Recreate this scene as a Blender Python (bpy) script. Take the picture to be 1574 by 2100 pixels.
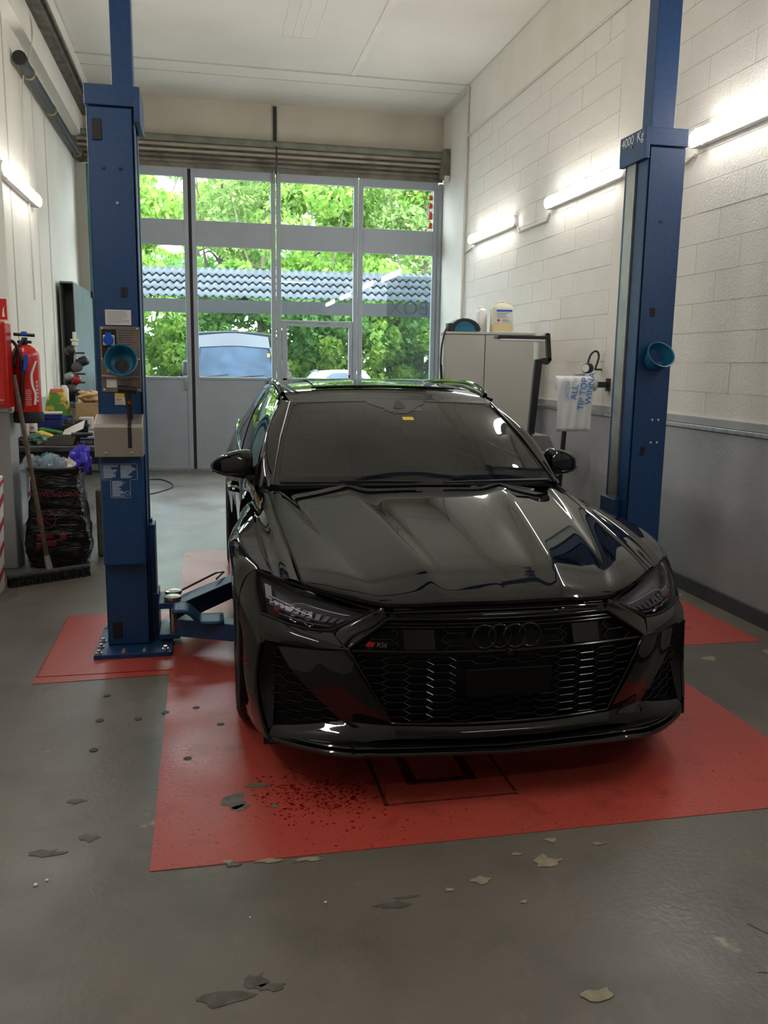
import bpy, math, random
import numpy as np
from mathutils import Vector, Matrix
for o in list(bpy.data.objects): bpy.data.objects.remove(o)
scn = bpy.context.scene
col = scn.collection
random.seed(7); rng = np.random.default_rng(7)
R_ = math.radians

# ---------------------------------------------------------------- camera, world, exposure
cam = bpy.data.cameras.new('camera'); cam_o = bpy.data.objects.new('camera', cam); col.objects.link(cam_o)
F_PX = 1750.0
cam.sensor_fit = 'VERTICAL'; cam.sensor_height = 24.0; cam.sensor_width = 24.0
cam.lens = 24.0 * F_PX / 2100.0
cam.clip_start = 0.05; cam.clip_end = 300
yaw, pitch, roll = R_(11.88), R_(9.911), R_(0.866)
fw = Vector((math.sin(yaw)*math.cos(pitch), math.cos(yaw)*math.cos(pitch), -math.sin(pitch)))
r0 = Vector((math.cos(yaw), -math.sin(yaw), 0)); u0 = r0.cross(fw)
rt = math.cos(roll)*r0 + math.sin(roll)*u0; up = -math.sin(roll)*r0 + math.cos(roll)*u0
cam_o.matrix_world = Matrix(((rt.x, up.x, -fw.x, 0), (rt.y, up.y, -fw.y, 0), (rt.z, up.z, -fw.z, 1.63), (0, 0, 0, 1)))
scn.camera = cam_o
scn.view_settings.view_transform = 'Standard'; scn.view_settings.look = 'None'
scn.view_settings.gamma = 1; scn.view_settings.use_curve_mapping = False
scn.view_settings.exposure = 1.35
world = bpy.data.worlds.new('overcast_sky'); scn.world = world; world.use_nodes = True
bg = world.node_tree.nodes['Background']; bg.inputs[0].default_value = (0.82, 0.92, 1.0, 1); bg.inputs[1].default_value = 3.8
LIGHT_L = 15.0        # radiance of the fluorescent diffusers

# ---------------------------------------------------------------- materials
MATS = {}
def mat(name, color=(.5,.5,.5), rough=.5, metal=0., noise=None, bump=None, ior=1.5, coat=0., emit=None, trans=0., spec=.5, alpha=1.):
    """noise=(scale, colour2, low, high) mixes a second colour by noise; bump=(scale, strength)"""
    if name in MATS: return MATS[name]
    m = bpy.data.materials.new(name); m.use_nodes = True; MATS[name] = m
    nt = m.node_tree; p = nt.nodes['Principled BSDF']
    p.inputs['Base Color'].default_value = (*color, 1); p.inputs['Roughness'].default_value = rough
    p.inputs['Metallic'].default_value = metal; p.inputs['IOR'].default_value = ior
    p.inputs['Coat Weight'].default_value = coat; p.inputs['Transmission Weight'].default_value = trans
    p.inputs['Specular IOR Level'].default_value = spec; p.inputs['Alpha'].default_value = alpha
    if emit:
        p.inputs['Emission Color'].default_value = (*emit[0], 1); p.inputs['Emission Strength'].default_value = emit[1]
    tc = None
    if noise or bump:
        tc = nt.nodes.new('ShaderNodeTexCoord')
    if noise:
        n = nt.nodes.new('ShaderNodeTexNoise'); n.inputs['Scale'].default_value = noise[0]; n.inputs['Detail'].default_value = 6
        nt.links.new(tc.outputs['Object'], n.inputs['Vector'])
        mr = nt.nodes.new('ShaderNodeMapRange'); mr.inputs[1].default_value = noise[2]; mr.inputs[2].default_value = noise[3]
        nt.links.new(n.outputs['Fac'], mr.inputs[0])
        mx = nt.nodes.new('ShaderNodeMix'); mx.data_type = 'RGBA'
        mx.inputs[6].default_value = (*color, 1); mx.inputs[7].default_value = (*noise[1], 1)
        nt.links.new(mr.outputs[0], mx.inputs[0]); nt.links.new(mx.outputs[2], p.inputs['Base Color'])
    if bump:
        n = nt.nodes.new('ShaderNodeTexNoise'); n.inputs['Scale'].default_value = bump[0]; n.inputs['Detail'].default_value = 4
        nt.links.new(tc.outputs['Object'], n.inputs['Vector'])
        b = nt.nodes.new('ShaderNodeBump'); b.inputs['Strength'].default_value = bump[1]; b.inputs['Distance'].default_value = .02
        nt.links.new(n.outputs['Fac'], b.inputs['Height']); nt.links.new(b.outputs[0], p.inputs['Normal'])
    return m
def glassmat(name, tint, refl_ior=1.5, rough=0., dust=None):
    """thin clear pane: transparent seen straight on, mirror-like towards grazing angles, optionally dusty"""
    if name in MATS: return MATS[name]
    m = bpy.data.materials.new(name); m.use_nodes = True; MATS[name] = m; nt = m.node_tree
    nt.nodes.remove(nt.nodes['Principled BSDF']); out = nt.nodes['Material Output']
    tr = nt.nodes.new('ShaderNodeBsdfTransparent'); tr.inputs[0].default_value = (*tint, 1)
    gl = nt.nodes.new('ShaderNodeBsdfGlossy'); gl.inputs['Roughness'].default_value = rough
    # Schlick reflectance from the facing angle, the same from either side of the pane
    lw = nt.nodes.new('ShaderNodeLayerWeight'); lw.inputs['Blend'].default_value = .5
    f0 = ((refl_ior-1)/(refl_ior+1))**2
    pw = nt.nodes.new('ShaderNodeMath'); pw.operation = 'POWER'; pw.inputs[1].default_value = 5.0; nt.links.new(lw.outputs['Facing'], pw.inputs[0])
    fr = nt.nodes.new('ShaderNodeMath'); fr.operation = 'MULTIPLY_ADD'; fr.inputs[1].default_value = 1-f0; fr.inputs[2].default_value = f0; nt.links.new(pw.outputs[0], fr.inputs[0])
    mx = nt.nodes.new('ShaderNodeMixShader')
    nt.links.new(fr.outputs[0], mx.inputs[0]); nt.links.new(tr.outputs[0], mx.inputs[1]); nt.links.new(gl.outputs[0], mx.inputs[2])
    last = mx
    if dust:
        tc = nt.nodes.new('ShaderNodeTexCoord'); n = nt.nodes.new('ShaderNodeTexNoise'); n.inputs['Scale'].default_value = dust[2]
        mp = nt.nodes.new('ShaderNodeMapping'); mp.inputs['Scale'].default_value = (6, 1, .8)
        nt.links.new(tc.outputs['Object'], mp.inputs[0]); nt.links.new(mp.outputs[0], n.inputs['Vector'])
        mr = nt.nodes.new('ShaderNodeMapRange'); mr.inputs[3].default_value = dust[1]*.4; mr.inputs[4].default_value = dust[1]*1.6
        nt.links.new(n.outputs['Fac'], mr.inputs[0])
        df = nt.nodes.new('ShaderNodeBsdfDiffuse'); df.inputs[0].default_value = (*dust[0], 1)
        tl = nt.nodes.new('ShaderNodeBsdfTranslucent'); tl.inputs[0].default_value = (*dust[0], 1)
        ad = nt.nodes.new('ShaderNodeMixShader'); nt.links.new(df.outputs[0], ad.inputs[1]); nt.links.new(tl.outputs[0], ad.inputs[2])
        m2 = nt.nodes.new('ShaderNodeMixShader')
        nt.links.new(mr.outputs[0], m2.inputs[0]); nt.links.new(mx.outputs[0], m2.inputs[1]); nt.links.new(ad.outputs[0], m2.inputs[2]); last = m2
    nt.links.new(last.outputs[0], out.inputs[0])
    return m

mat('wall_plaster', (.83,.79,.71), .8, noise=(1.3,(.74,.69,.60),.35,.75), bump=(60,.12))
mat('block_paint', (.83,.79,.72), .75, noise=(1.1,(.74,.70,.62),.4,.8), bump=(55,.35))
mat('mortar', (.76,.72,.64), .9, bump=(80,.3))
mat('ceiling_paint', (.80,.76,.68), .85, noise=(.8,(.70,.66,.58),.35,.75), bump=(30,.1))
mat('beam_paint', (.62,.57,.47), .8, noise=(1.5,(.53,.48,.39),.4,.7), bump=(30,.1))
mat('wainscot_grey', (.43,.435,.445), .45, noise=(2.0,(.36,.362,.37),.4,.75), bump=(70,.2))
mat('base_dark', (.075,.075,.075), .6, noise=(6,(.05,.05,.05),.4,.7))
mat('steel_rail', (.50,.50,.48), .38, .75, noise=(14,(.28,.27,.25),.45,.7))
mat('door_grey', (.39,.42,.465), .42, noise=(3,(.36,.385,.425),.4,.7))
mat('door_edge', (.02,.022,.022), .6)
mat('shutter_green', (.20,.205,.145), .5, noise=(5,(.13,.13,.10),.4,.7))
mat('shutter_brown', (.22,.195,.15), .55, noise=(5,(.11,.095,.07),.4,.7))
mat('black_iron', (.018,.018,.018), .45)
mat('pipe_green', (.035,.038,.032), .45, noise=(9,(.09,.075,.03),.6,.75))
mat('teal_paint', (.06,.20,.25), .5, noise=(6,(.10,.27,.32),.4,.7))
mat('lift_blue', (.009,.052,.160), .33, noise=(40,(.011,.062,.19),.4,.6), bump=(260,.18))
mat('galvanised', (.42,.44,.42), .45, .6, noise=(8,(.30,.31,.30),.4,.7))
mat('brushed_steel', (.46,.42,.38), .42, .8, noise=(60,(.43,.39,.35),.4,.6))
mat('plate_brown', (.27,.225,.195), .42, .6, noise=(12,(.23,.19,.165),.4,.6))
mat('bolt_steel', (.60,.58,.52), .3, .9)
mat('brass', (.50,.40,.20), .35, .9)
mat('rubber', (.012,.012,.012), .75)
mat('black_plastic', (.013,.013,.014), .42)
mat('white_label', (.74,.72,.72), .5)
mat('print_grey', (.34,.33,.35), .6)
mat('print_pale', (.42,.52,.66), .5)
mat('bucket_blue', (.01,.145,.26), .4, noise=(10,(.008,.11,.21),.4,.6))
mat('dirt_brown', (.07,.065,.05), .8, noise=(25,(.02,.03,.035),.4,.6))
mat('socket_blue', (.01,.09,.55), .35)
mat('yellow', (.75,.55,.04), .5)
mat('orange', (.75,.20,.03), .5)
mat('red_gloss', (.56,.015,.010), .22)
mat('red_dark', (.32,.01,.008), .3)
mat('white_paint', (.82,.82,.80), .4)
mat('cream', (.74,.70,.58), .5)
mat('glow', (1,1,1), .5, emit=((1.0,.985,.95), LIGHT_L))
mat('fixture_grey', (.60,.58,.55), .5)
mat('conduit', (.60,.57,.50), .55)
mat('cardboard', (.50,.33,.16), .75, noise=(20,(.44,.29,.14),.4,.6))
mat('paper_brown', (.60,.42,.22), .8, bump=(30,.6))
mat('box_blue', (.012,.028,.20), .4)
mat('box_white', (.78,.77,.75), .5)
mat('green_leaf', (.05,.22,.03), .5)
mat('wood_dark', (.11,.075,.045), .55, noise=(25,(.07,.045,.03),.4,.6))
mat('bench_metal', (.12,.12,.12), .45, .5, noise=(9,(.07,.06,.05),.4,.7))
mat('grey_cabinet', (.53,.52,.47), .45, noise=(2,(.49,.48,.43),.4,.7))
mat('locker_green', (.18,.215,.205), .35, .3, noise=(5,(.14,.17,.17),.4,.7))
mat('car_paint', (.0028,.0028,.003), .022, ior=1.54)
mat('car_gloss_black', (.003,.003,.003), .05, ior=1.5)
mat('mesh_black', (.004,.004,.004), .14, ior=1.36)
mat('plate_black', (.004,.004,.004), .8, spec=.2)
mat('lamp_housing', (.10,.10,.11), .3, .6)
mat('radar_black', (.005,.005,.005), .3, spec=.4)
mat('car_satin', (.006,.006,.006), .3)
mat('car_void', (.009,.009,.009), .75, spec=.3)
mat('car_chrome', (.55,.55,.56), .12, 1.0)
mat('led_grey', (.13,.13,.15), .25, .5)
mat('alloy', (.03,.03,.032), .25, .8)
mat('seat_leather', (.02,.02,.022), .5)
mat('dash_grey', (.035,.037,.04), .6)
mat('amber_red', (.25,.02,.02), .3)
glassmat('windscreen_glass', (.16,.19,.19), 1.75, dust=((.30,.32,.31), .05, 1.2))
glassmat('side_glass', (.30,.36,.34), 1.55)
glassmat('lamp_glass', (.80,.80,.84), 1.28)
mat('roof_glass', (.003,.004,.004), .02, ior=1.6)
glassmat('door_glass', (.86,.93,.93), 1.58, dust=((.45,.58,.70), .012, 2.2))
glassmat('clear_plastic', (.85,.9,.95), 1.5, .05, dust=((.8,.84,.88), .35, 9.))
mat('van_glass', (.025,.045,.075), .35, noise=(2.5,(.045,.08,.13),.4,.7), spec=.15)

# floor and floor paint --------------------------------------------------------
def floor_material():
    m = bpy.data.materials.new('concrete_floor'); m.use_nodes = True; nt = m.node_tree; p = nt.nodes['Principled BSDF']; MATS['concrete_floor'] = m
    tc = nt.nodes.new('ShaderNodeTexCoord')
    def noise(s, d=6, r=.55):
        n = nt.nodes.new('ShaderNodeTexNoise'); n.inputs['Scale'].default_value = s; n.inputs['Detail'].default_value = d; n.inputs['Roughness'].default_value = r
        nt.links.new(tc.outputs['Object'], n.inputs['Vector']); return n.outputs['Fac']
    def rng_(v, a, b, lo=0., hi=1.):
        r = nt.nodes.new('ShaderNodeMapRange'); r.inputs[1].default_value = a; r.inputs[2].default_value = b; r.inputs[3].default_value = lo; r.inputs[4].default_value = hi
        nt.links.new(v, r.inputs[0]); return r.outputs[0]
    def mix(f, a, b):
        x = nt.nodes.new('ShaderNodeMix'); x.data_type = 'RGBA'
        nt.links.new(f, x.inputs[0])
        for i, c in ((6, a), (7, b)):
            if isinstance(c, tuple): x.inputs[i].default_value = (*c, 1)
            else: nt.links.new(c, x.inputs[i])
        return x.outputs[2]
    c = mix(rng_(noise(.9), .3, .7), (.120,.105,.086), (.205,.182,.150))
    c = mix(rng_(noise(2.6, 8, .65), .50, .68, 0, .45), c, (.075,.068,.058))
    c = mix(rng_(noise(7, 8, .7), .56, .72, 0, .35), c, (.24,.215,.18))
    c = mix(rng_(noise(2.3, 8), .665, .69), c, (.34,.30,.21))
    c = mix(rng_(noise(160, 2), .55, .75, 0, .5), c, (.10,.095,.085))
    nt.links.new(c, p.inputs['Base Color'])
    nt.links.new(rng_(noise(1.7), .3, .7, .27, .46), p.inputs['Roughness'])
    b = nt.nodes.new('ShaderNodeBump'); b.inputs['Strength'].default_value = .12; b.inputs['Distance'].default_value = .01
    nt.links.new(noise(45), b.inputs['Height']); nt.links.new(b.outputs[0], p.inputs['Normal'])
    # red floor paint, worn through to concrete in chips, with dark oil specks
    m2 = bpy.data.materials.new('red_floor_paint'); m2.use_nodes = True; MATS['red_floor_paint'] = m2
    nt = m2.node_tree; p = nt.nodes['Principled BSDF']; tc = nt.nodes.new('ShaderNodeTexCoord')
    c = mix(rng_(noise(1.3), .3, .7), (.52,.066,.046), (.45,.080,.060))
    c = mix(rng_(noise(4.5, 8), .58, .70, 0, .6), c, (.26,.04,.03))
    c = mix(rng_(noise(75, 2), .66, .69), c, (.10,.02,.016))
    c = mix(rng_(noise(2.1, 9, .6), .715, .72), c, (.17,.165,.145))
    nt.links.new(c, p.inputs['Base Color'])
    nt.links.new(rng_(noise(2.5), .3, .7, .26, .42), p.inputs['Roughness'])
    b = nt.nodes.new('ShaderNodeBump'); b.inputs['Strength'].default_value = .12; b.inputs['Distance'].default_value = .01
    nt.links.new(noise(60), b.inputs['Height']); nt.links.new(b.outputs[0], p.inputs['Normal'])
floor_material()

# ---------------------------------------------------------------- mesh helpers
class B:
    def __init__(s): s.v = []; s.f = []
    def add(s, vs, fs):
        n = len(s.v); s.v += [tuple(map(float, v)) for v in vs]; s.f += [tuple(i+n for i in f) for f in fs]; return s
    def box(s, x0, x1, y0, y1, z0, z1, M=None):
        vs = [(x,y,z) for x in (x0,x1) for y in (y0,y1) for z in (z0,z1)]
        if M is not None: vs = [M @ Vector(v) for v in vs]
        return s.add(vs, [(0,1,3,2),(4,6,7,5),(0,4,5,1),(2,3,7,6),(0,2,6,4),(1,5,7,3)])
    def cyl(s, p0, p1, r0, r1=None, n=16, caps=True):
        r1 = r0 if r1 is None else r1
        p0 = Vector(p0); p1 = Vector(p1); d = (p1-p0).normalized()
        a = d.orthogonal().normalized(); b = d.cross(a)
        vs = []
        for p, r in ((p0,r0),(p1,r1)):
            for i in range(n):
                t = 2*math.pi*i/n; vs.append(p + a*(r*math.cos(t)) + b*(r*math.sin(t)))
        fs = [(i,(i+1)%n,n+(i+1)%n,n+i) for i in range(n)]
        if caps: fs += [tuple(range(n-1,-1,-1)), tuple(range(n,2*n))]
        return s.add(vs, fs)
    def tube(s, pts, r, n=8, closed=False, caps=True):
        pts = [Vector(p) for p in pts]; m = len(pts); vs = []; a = None
        for i, p in enumerate(pts):
            if closed: d = pts[(i+1)%m]-pts[i-1]
            else: d = pts[min(i+1,m-1)]-pts[max(i-1,0)]
            d.normalize()
            a = d.orthogonal().normalized() if a is None else (a - d*a.dot(d)).normalized()
            b = d.cross(a); rr = r[i] if hasattr(r,'__len__') else r
            for k in range(n):
                t = 2*math.pi*k/n; vs.append(p + a*(rr*math.cos(t)) + b*(rr*math.sin(t)))
        fs = []
        for i in range(m if closed else m-1):
            j = (i+1) % m
            for k in range(n): fs.append((i*n+k, i*n+(k+1)%n, j*n+(k+1)%n, j*n+k))
        if caps and not closed: fs += [tuple(range(n-1,-1,-1)), tuple(range((m-1)*n, m*n))]
        return s.add(vs, fs)
    def lathe(s, prof, c=(0,0,0), n=24, axis=(0,0,1), caps=True):
        ax = Vector(axis).normalized(); a = ax.orthogonal().normalized(); b = ax.cross(a); c = Vector(c); vs = []
        for r, h in prof:
            for k in range(n):
                t = 2*math.pi*k/n; vs.append(c + ax*h + a*(r*math.cos(t)) + b*(r*math.sin(t)))
        fs = [(i*n+k, i*n+(k+1)%n, (i+1)*n+(k+1)%n, (i+1)*n+k) for i in range(len(prof)-1) for k in range(n)]
        if caps:
            m = len(prof)-1; fs += [tuple(range(n-1,-1,-1)), tuple(range(m*n,(m+1)*n))]
        return s.add(vs, fs)
    def prism(s, poly, vec):
        n = len(poly); vec = Vector(vec); p = [Vector(q) for q in poly]
        return s.add(p + [q+vec for q in p], [tuple(range(n-1,-1,-1)), tuple(range(n,2*n))] + [(i,(i+1)%n,n+(i+1)%n,n+i) for i in range(n)])
    def grid(s, rows):
        nr = len(rows); nc = len(rows[0])
        return s.add([p for r in rows for p in r], [(i*nc+j, i*nc+j+1, (i+1)*nc+j+1, (i+1)*nc+j) for i in range(nr-1) for j in range(nc-1)])
    def torus(s, c, R, r, axis=(0,1,0), n=32, k=10):
        ax = Vector(axis).normalized(); a = ax.orthogonal().normalized(); b = ax.cross(a); c = Vector(c)
        return s.tube([c + a*(R*math.cos(2*math.pi*i/n)) + b*(R*math.sin(2*math.pi*i/n)) for i in range(n)], r, k, closed=True)
    def mirror(s):
        t = B(); t.v = [(-x,y,z) for x,y,z in s.v]; t.f = [tuple(reversed(f)) for f in s.f]; return t
    def both(s):
        m = s.mirror(); n = len(s.v); s.v += m.v; s.f += [tuple(i+n for i in f) for f in m.f]; return s
    def xf(s, M):
        s.v = [tuple(M @ Vector(v)) for v in s.v]; return s
    def mesh(s, name, m, smooth=40, weld=False):
        me = bpy.data.meshes.new(name); me.from_pydata(s.v, [], s.f); me.update()
        if m: me.materials.append(MATS[m] if isinstance(m, str) else m)
        if smooth:
            me.polygons.foreach_set('use_smooth', [True]*len(me.polygons)); me.set_sharp_from_angle(angle=R_(smooth))
        return me
    def obj(s, name, m, parent=None, smooth=40, bevel=0, seg=2, solid=0, label=None):
        o = bpy.data.objects.new(name, s.mesh(name, m, smooth)); col.objects.link(o)
        if solid:
            md = o.modifiers.new('solid', 'SOLIDIFY'); md.thickness = solid; md.offset = 0
        if bevel:
            md = o.modifiers.new('bevel', 'BEVEL'); md.width = bevel; md.segments = seg; md.limit_method = 'ANGLE'; md.angle_limit = R_(40)
        if label: o['label'] = label
        return o
def each(b, name, m, parent=None, **k):
    """every separate piece of the builder becomes an object of its own"""
    par = list(range(len(b.v)))
    def root(i):
        while par[i] != i: par[i] = par[par[i]]; i = par[i]
        return i
    for f in b.f:
        r = root(f[0])
        for i in f[1:]: par[root(i)] = r
    groups = {}
    for f in b.f: groups.setdefault(root(f[0]), []).append(f)
    out = []
    for fs in groups.values():
        ids = sorted({i for f in fs for i in f}); mp = {v:i for i,v in enumerate(ids)}
        q = B(); q.v = [b.v[i] for i in ids]; q.f = [tuple(mp[i] for i in f) for f in fs]; out.append(q.obj(name, m, parent, **k))
    return out
OFFS = {}
def thing(name, label, cat, loc=(0,0,0), rotz=0, group=None, local=False):
    """Empty at the base; children are given in world coordinates unless local=True"""
    o = bpy.data.objects.new(name, None); col.objects.link(o); o.location = loc; o.rotation_euler = (0,0,rotz)
    o['label'] = label; o['category'] = cat; o.empty_display_size = .1
    if group: o['group'] = group
    OFFS[o.name] = (loc, local)
    return o
_oo = B.obj
def _obj(s, name, m, parent=None, **k):
    o = _oo(s, name, m, None, **k)
    if parent is not None:
        o.parent = parent
        if parent.name in OFFS and not OFFS[parent.name][1]:
            L = OFFS[parent.name][0]; o.matrix_parent_inverse = Matrix.Translation((-L[0], -L[1], -L[2]))
    return o
B.obj = _obj
def tag(o, label, cat, group=None):
    o['label'] = label; o['category'] = cat
    if group: o['group'] = group
    return o
def solo(b, name, m, label, cat, group=None, **k):
    """a thing that is one mesh: origin moved to its base"""
    v = np.array(b.v); c = (v.min(0)+v.max(0))/2; c[2] = v[:,2].min()
    b.v = [tuple(p) for p in v-c]; o = b.obj(name, m, None, **k); o.location = c
    return tag(o, label, cat, group)
def struct(b, name, m, **k):
    o = b.obj(name, m, None, **k); o['kind'] = 'structure'; return o
def text(name, body, size, M, m, parent, extrude=.0008, align='LEFT'):
    cu = bpy.data.curves.new(name, 'FONT'); cu.body = body; cu.size = size; cu.extrude = extrude; cu.align_x = align; cu.resolution_u = 3
    t = bpy.data.objects.new('tmp_text', cu); col.objects.link(t)
    me = bpy.data.meshes.new_from_object(t.evaluated_get(bpy.context.evaluated_depsgraph_get()))
    bpy.data.objects.remove(t); me.transform(M); me.materials.clear(); me.materials.append(MATS[m])
    b = B(); b.v = [tuple(v.co) for v in me.vertices]; b.f = [tuple(p.vertices) for p in me.polygons]
    bpy.data.meshes.remove(me)
    return b.obj(name, m, parent, smooth=0)
def axes(o, x, y, z):
    """matrix taking local x,y,z to the given world directions"""
    x, y, z = Vector(x), Vector(y), Vector(z)
    return Matrix(((x.x,y.x,z.x,o[0]),(x.y,y.y,z.y,o[1]),(x.z,y.z,z.z,o[2]),(0,0,0,1)))
FRONT = lambda x,y,z: axes((x,y,z), (1,0,0), (0,0,1), (0,-1,0))     # text that faces -Y
def catmull(pts, n, closed=False):
    P = np.array(pts, float); m = len(P)
    if m == 2: return [P[0]+(P[1]-P[0])*t for t in np.linspace(0,1,n)]
    out = []
    for t in np.linspace(0, m-1, n):
        i = min(int(t), m-2); u = t-i
        p0 = P[i-1] if i > 0 else 2*P[0]-P[1]; p1 = P[i]; p2 = P[i+1]; p3 = P[i+2] if i+2 < m else 2*P[-1]-P[-2]
        out.append(.5*((2*p1)+(-p0+p2)*u+(2*p0-5*p1+4*p2-p3)*u*u+(-p0+3*p1-3*p2+p3)*u**3))
    return out
def loft(rows, nu, nv):
    """surface through rows of control points, smooth both ways"""
    a = [catmull(r, nu) for r in rows]
    cols = [catmull([r[j] for r in a], nv) for j in range(nu)]
    return [[cols[j][i] for j in range(nu)] for i in range(nv)]
def coons(top, bot, left, right, nu=16, nv=12, bulge=(0,0,0)):
    """patch bounded by four curves; left/right run from top to bottom"""
    T = catmull(top,nu); Bo = catmull(bot,nu); L = catmull(left,nv); Rr = catmull(right,nv); rows = []
    bl = np.array(bulge, float)
    for i in range(nv):
        v = i/(nv-1); row = []
        for j in range(nu):
            u = j/(nu-1)
            p = (1-v)*T[j]+v*Bo[j]+(1-u)*L[i]+u*Rr[i]-((1-u)*(1-v)*T[0]+u*(1-v)*T[-1]+(1-u)*v*Bo[0]+u*v*Bo[-1])
            row.append(p + bl*(16*u*(1-u)*v*(1-v)))
        rows.append(row)
    return rows
def offset_rows(rows, d):
    """push a patch along its own normals"""
    A = np.array(rows); du = np.gradient(A, axis=1); dv = np.gradient(A, axis=0)
    n = np.cross(du, dv); n /= np.linalg.norm(n, axis=2, keepdims=True)+1e-9
    return (A + n*d).tolist()
# ---------------------------------------------------------------- room shell
XL, XR, XR2, YB, YF, ZC = -1.68, 3.47, 3.57, 13.05, -6.0, 5.23
b = B(); b.box(XL-.3, XR2+.3, YF-.2, YB+.10, -.12, 0); floor = struct(b, 'floor', 'concrete_floor', smooth=0)
# red cross painted on the floor around the lift
b = B(); z1 = .0025
outline = [(-.205,2.61),(2.44,2.61),(2.44,4.395),(3.28,4.395),(3.28,5.45),(2.44,5.45),(2.44,7.38),(-.2,7.38),(-.2,5.58),(-.885,5.58),(-.885,4.375),(-.212,4.405)]
b.prism([(x,y,.0004) for x,y in outline], (0,0,z1-.0004))
b.obj('painted_marking', 'red_floor_paint', floor, smooth=0, label='bright red painted cross on the floor under the car')
# raised sheet seam beside the lift and inspection hatch joints in front of the car
b = B(); b.box(-.88,-.2,4.468,4.474,.002,.005); b.box(-.884,-.878,4.47,5.54,.002,.005); each(b, 'paint_seam', 'red_dark', floor, smooth=0)
b = B()
for q in ((.625,.64,2.88,3.45),(1.14,1.152,2.9,3.45),(.625,1.152,2.878,2.888)): b.box(q[0],q[1],q[2],q[3],.002,.004)
b.box(.745,.79,3.05,3.4,.002,.0036); b.box(.99,1.03,3.05,3.4,.002,.0036); b.box(.745,1.03,3.02,3.055,.002,.0036)
mat('joint_dark',(.055,.012,.010),.7,noise=(30,(.16,.02,.016),.45,.6)); each(b, 'hatch_joint', 'joint_dark', floor, smooth=0, label='dark joints of the floor hatch')
# bolt holes left in the concrete and in the paint
b = B()
def disc(b, x, y, r, z=.0032): b.cyl((x,y,.0005),(x,y,z), r, n=10)
from math import hypot
for x, y in ((-.5,4.16),(-.5,3.86),(-.33,3.85),(-.21,3.90),(-.49,3.55),(-.07,3.93),(.04,3.72),(-.1,3.4)): disc(b, x, y, .018)
each(b, 'bolt_hole', 'base_dark', floor, smooth=0)
# chips where the floor coat has worn off
def blob(cx, cy, rx, ry, seed, z, n=22):
    r = np.random.default_rng(seed); ph = r.uniform(0,6.28,4); am = r.uniform(.08,.3,4)
    return [(cx+rx*math.cos(t)*(1+sum(am[k]*math.sin((k+2)*t+ph[k]) for k in range(4))*.8), cy+ry*math.sin(t)*(1+sum(am[k]*math.cos((k+2)*t+ph[k]) for k in range(4))*.8), z) for t in np.linspace(0,2*math.pi,n,endpoint=False)]
mat('chip_sand', (.36,.31,.21), .6, noise=(30,(.28,.24,.17),.4,.6))
mat('chip_grey', (.17,.16,.135), .6, noise=(30,(.11,.11,.09),.4,.6))
mat('oil_stain', (.072,.065,.055), .5, noise=(22,(.12,.107,.09),.40,.60))
b = B()
for i,(x,y,rx,ry) in enumerate(((1.08,2.43,.05,.028),(.835,2.37,.03,.018),(1.0,2.49,.018,.008),(.72,2.34,.014,.008),(.93,2.24,.012,.007),(.98,1.83,.045,.022),(1.30,2.5,.022,.008),(1.15,2.55,.02,.012),(.18,2.60,.035,.012),(.30,2.585,.05,.012),(.04,2.62,.02,.01),(1.6,1.7,.02,.01),(2.0,1.95,.03,.012))):
    b.prism(blob(x,y,rx,ry,i,.0005), (0,0,.0028))
each(b, 'worn_patch', 'chip_sand', floor, smooth=0)
b = B()
for i,(x,y,rx,ry) in enumerate(((.075,3.02,.05,.05),(.10,2.96,.03,.025),(.17,3.12,.045,.014),(.22,2.95,.018,.012),(.06,2.60,.022,.012))):
    b.prism(blob(x,y,rx,ry,40+i,.0005), (0,0,.0032))
each(b, 'worn_patch', 'chip_grey', floor, smooth=0)
b = B()
for i,(x,y,rx,ry) in enumerate(((-.55,2.78,.05,.02),(-.42,2.85,.03,.02),(.02,2.0,.07,.025),(.10,2.05,.03,.03),(.14,2.02,.035,.014),(-.5,3.12,.035,.016),(-.6,1.85,.10,.04),(.52,1.62,.015,.012),(.55,1.60,.012,.012),(.53,2.30,.05,.014),(.58,2.33,.04,.006),(-.55,1.45,.05,.02))):
    b.prism(blob(x,y,rx,ry,90+i,.0004), (0,0,.0012))
each(b, 'oil_mark', 'oil_stain', floor, smooth=0)
# wet, darkened paint beside the front wheel
b = B(); r9 = np.random.default_rng(3)
for i in range(520):
    a = r9.normal(0,1,2); x = .42+a[0]*.13; y = 3.02+a[1]*.10; s = r9.uniform(.002,.0065)
    if y > 2.72 and x > .15: b.cyl((x,y,.0005),(x,y,.0031), s*r9.uniform(.7,1.5), n=5)
o_ = b.obj('oil_speck', 'red_dark', floor, smooth=0); o_['kind'] = 'stuff'
# white crumbs on the concrete
b = B()
for x,y,s in ((-.66,2.54,.012),(-.55,2.6,.008),(-.52,2.62,.006),(.27,1.45,.006),(.24,1.47,.004),(.30,1.49,.004),(.36,1.5,.003),(.24,1.75,.004),(.1,2.32,.003),(.33,2.35,.005)):
    b.lathe([(s*.4,0),(s,s*.3),(s*.7,s*.7)], (x,y,0), 6)
each(b, 'paint_crumb', 'white_paint', floor, smooth=0)
# a crack across the slab
b = B(); b.tube(catmull([(1.55,2.02,.0),(1.62,1.9,0),(1.66,1.78,0),(1.74,1.68,0)],14), .0022, 5); b.tube(catmull([(1.45,1.83,0),(1.6,1.8,0),(1.9,1.86,0)],14), .002, 5)
each(b, 'slab_crack', 'oil_stain', floor, smooth=0)

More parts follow.
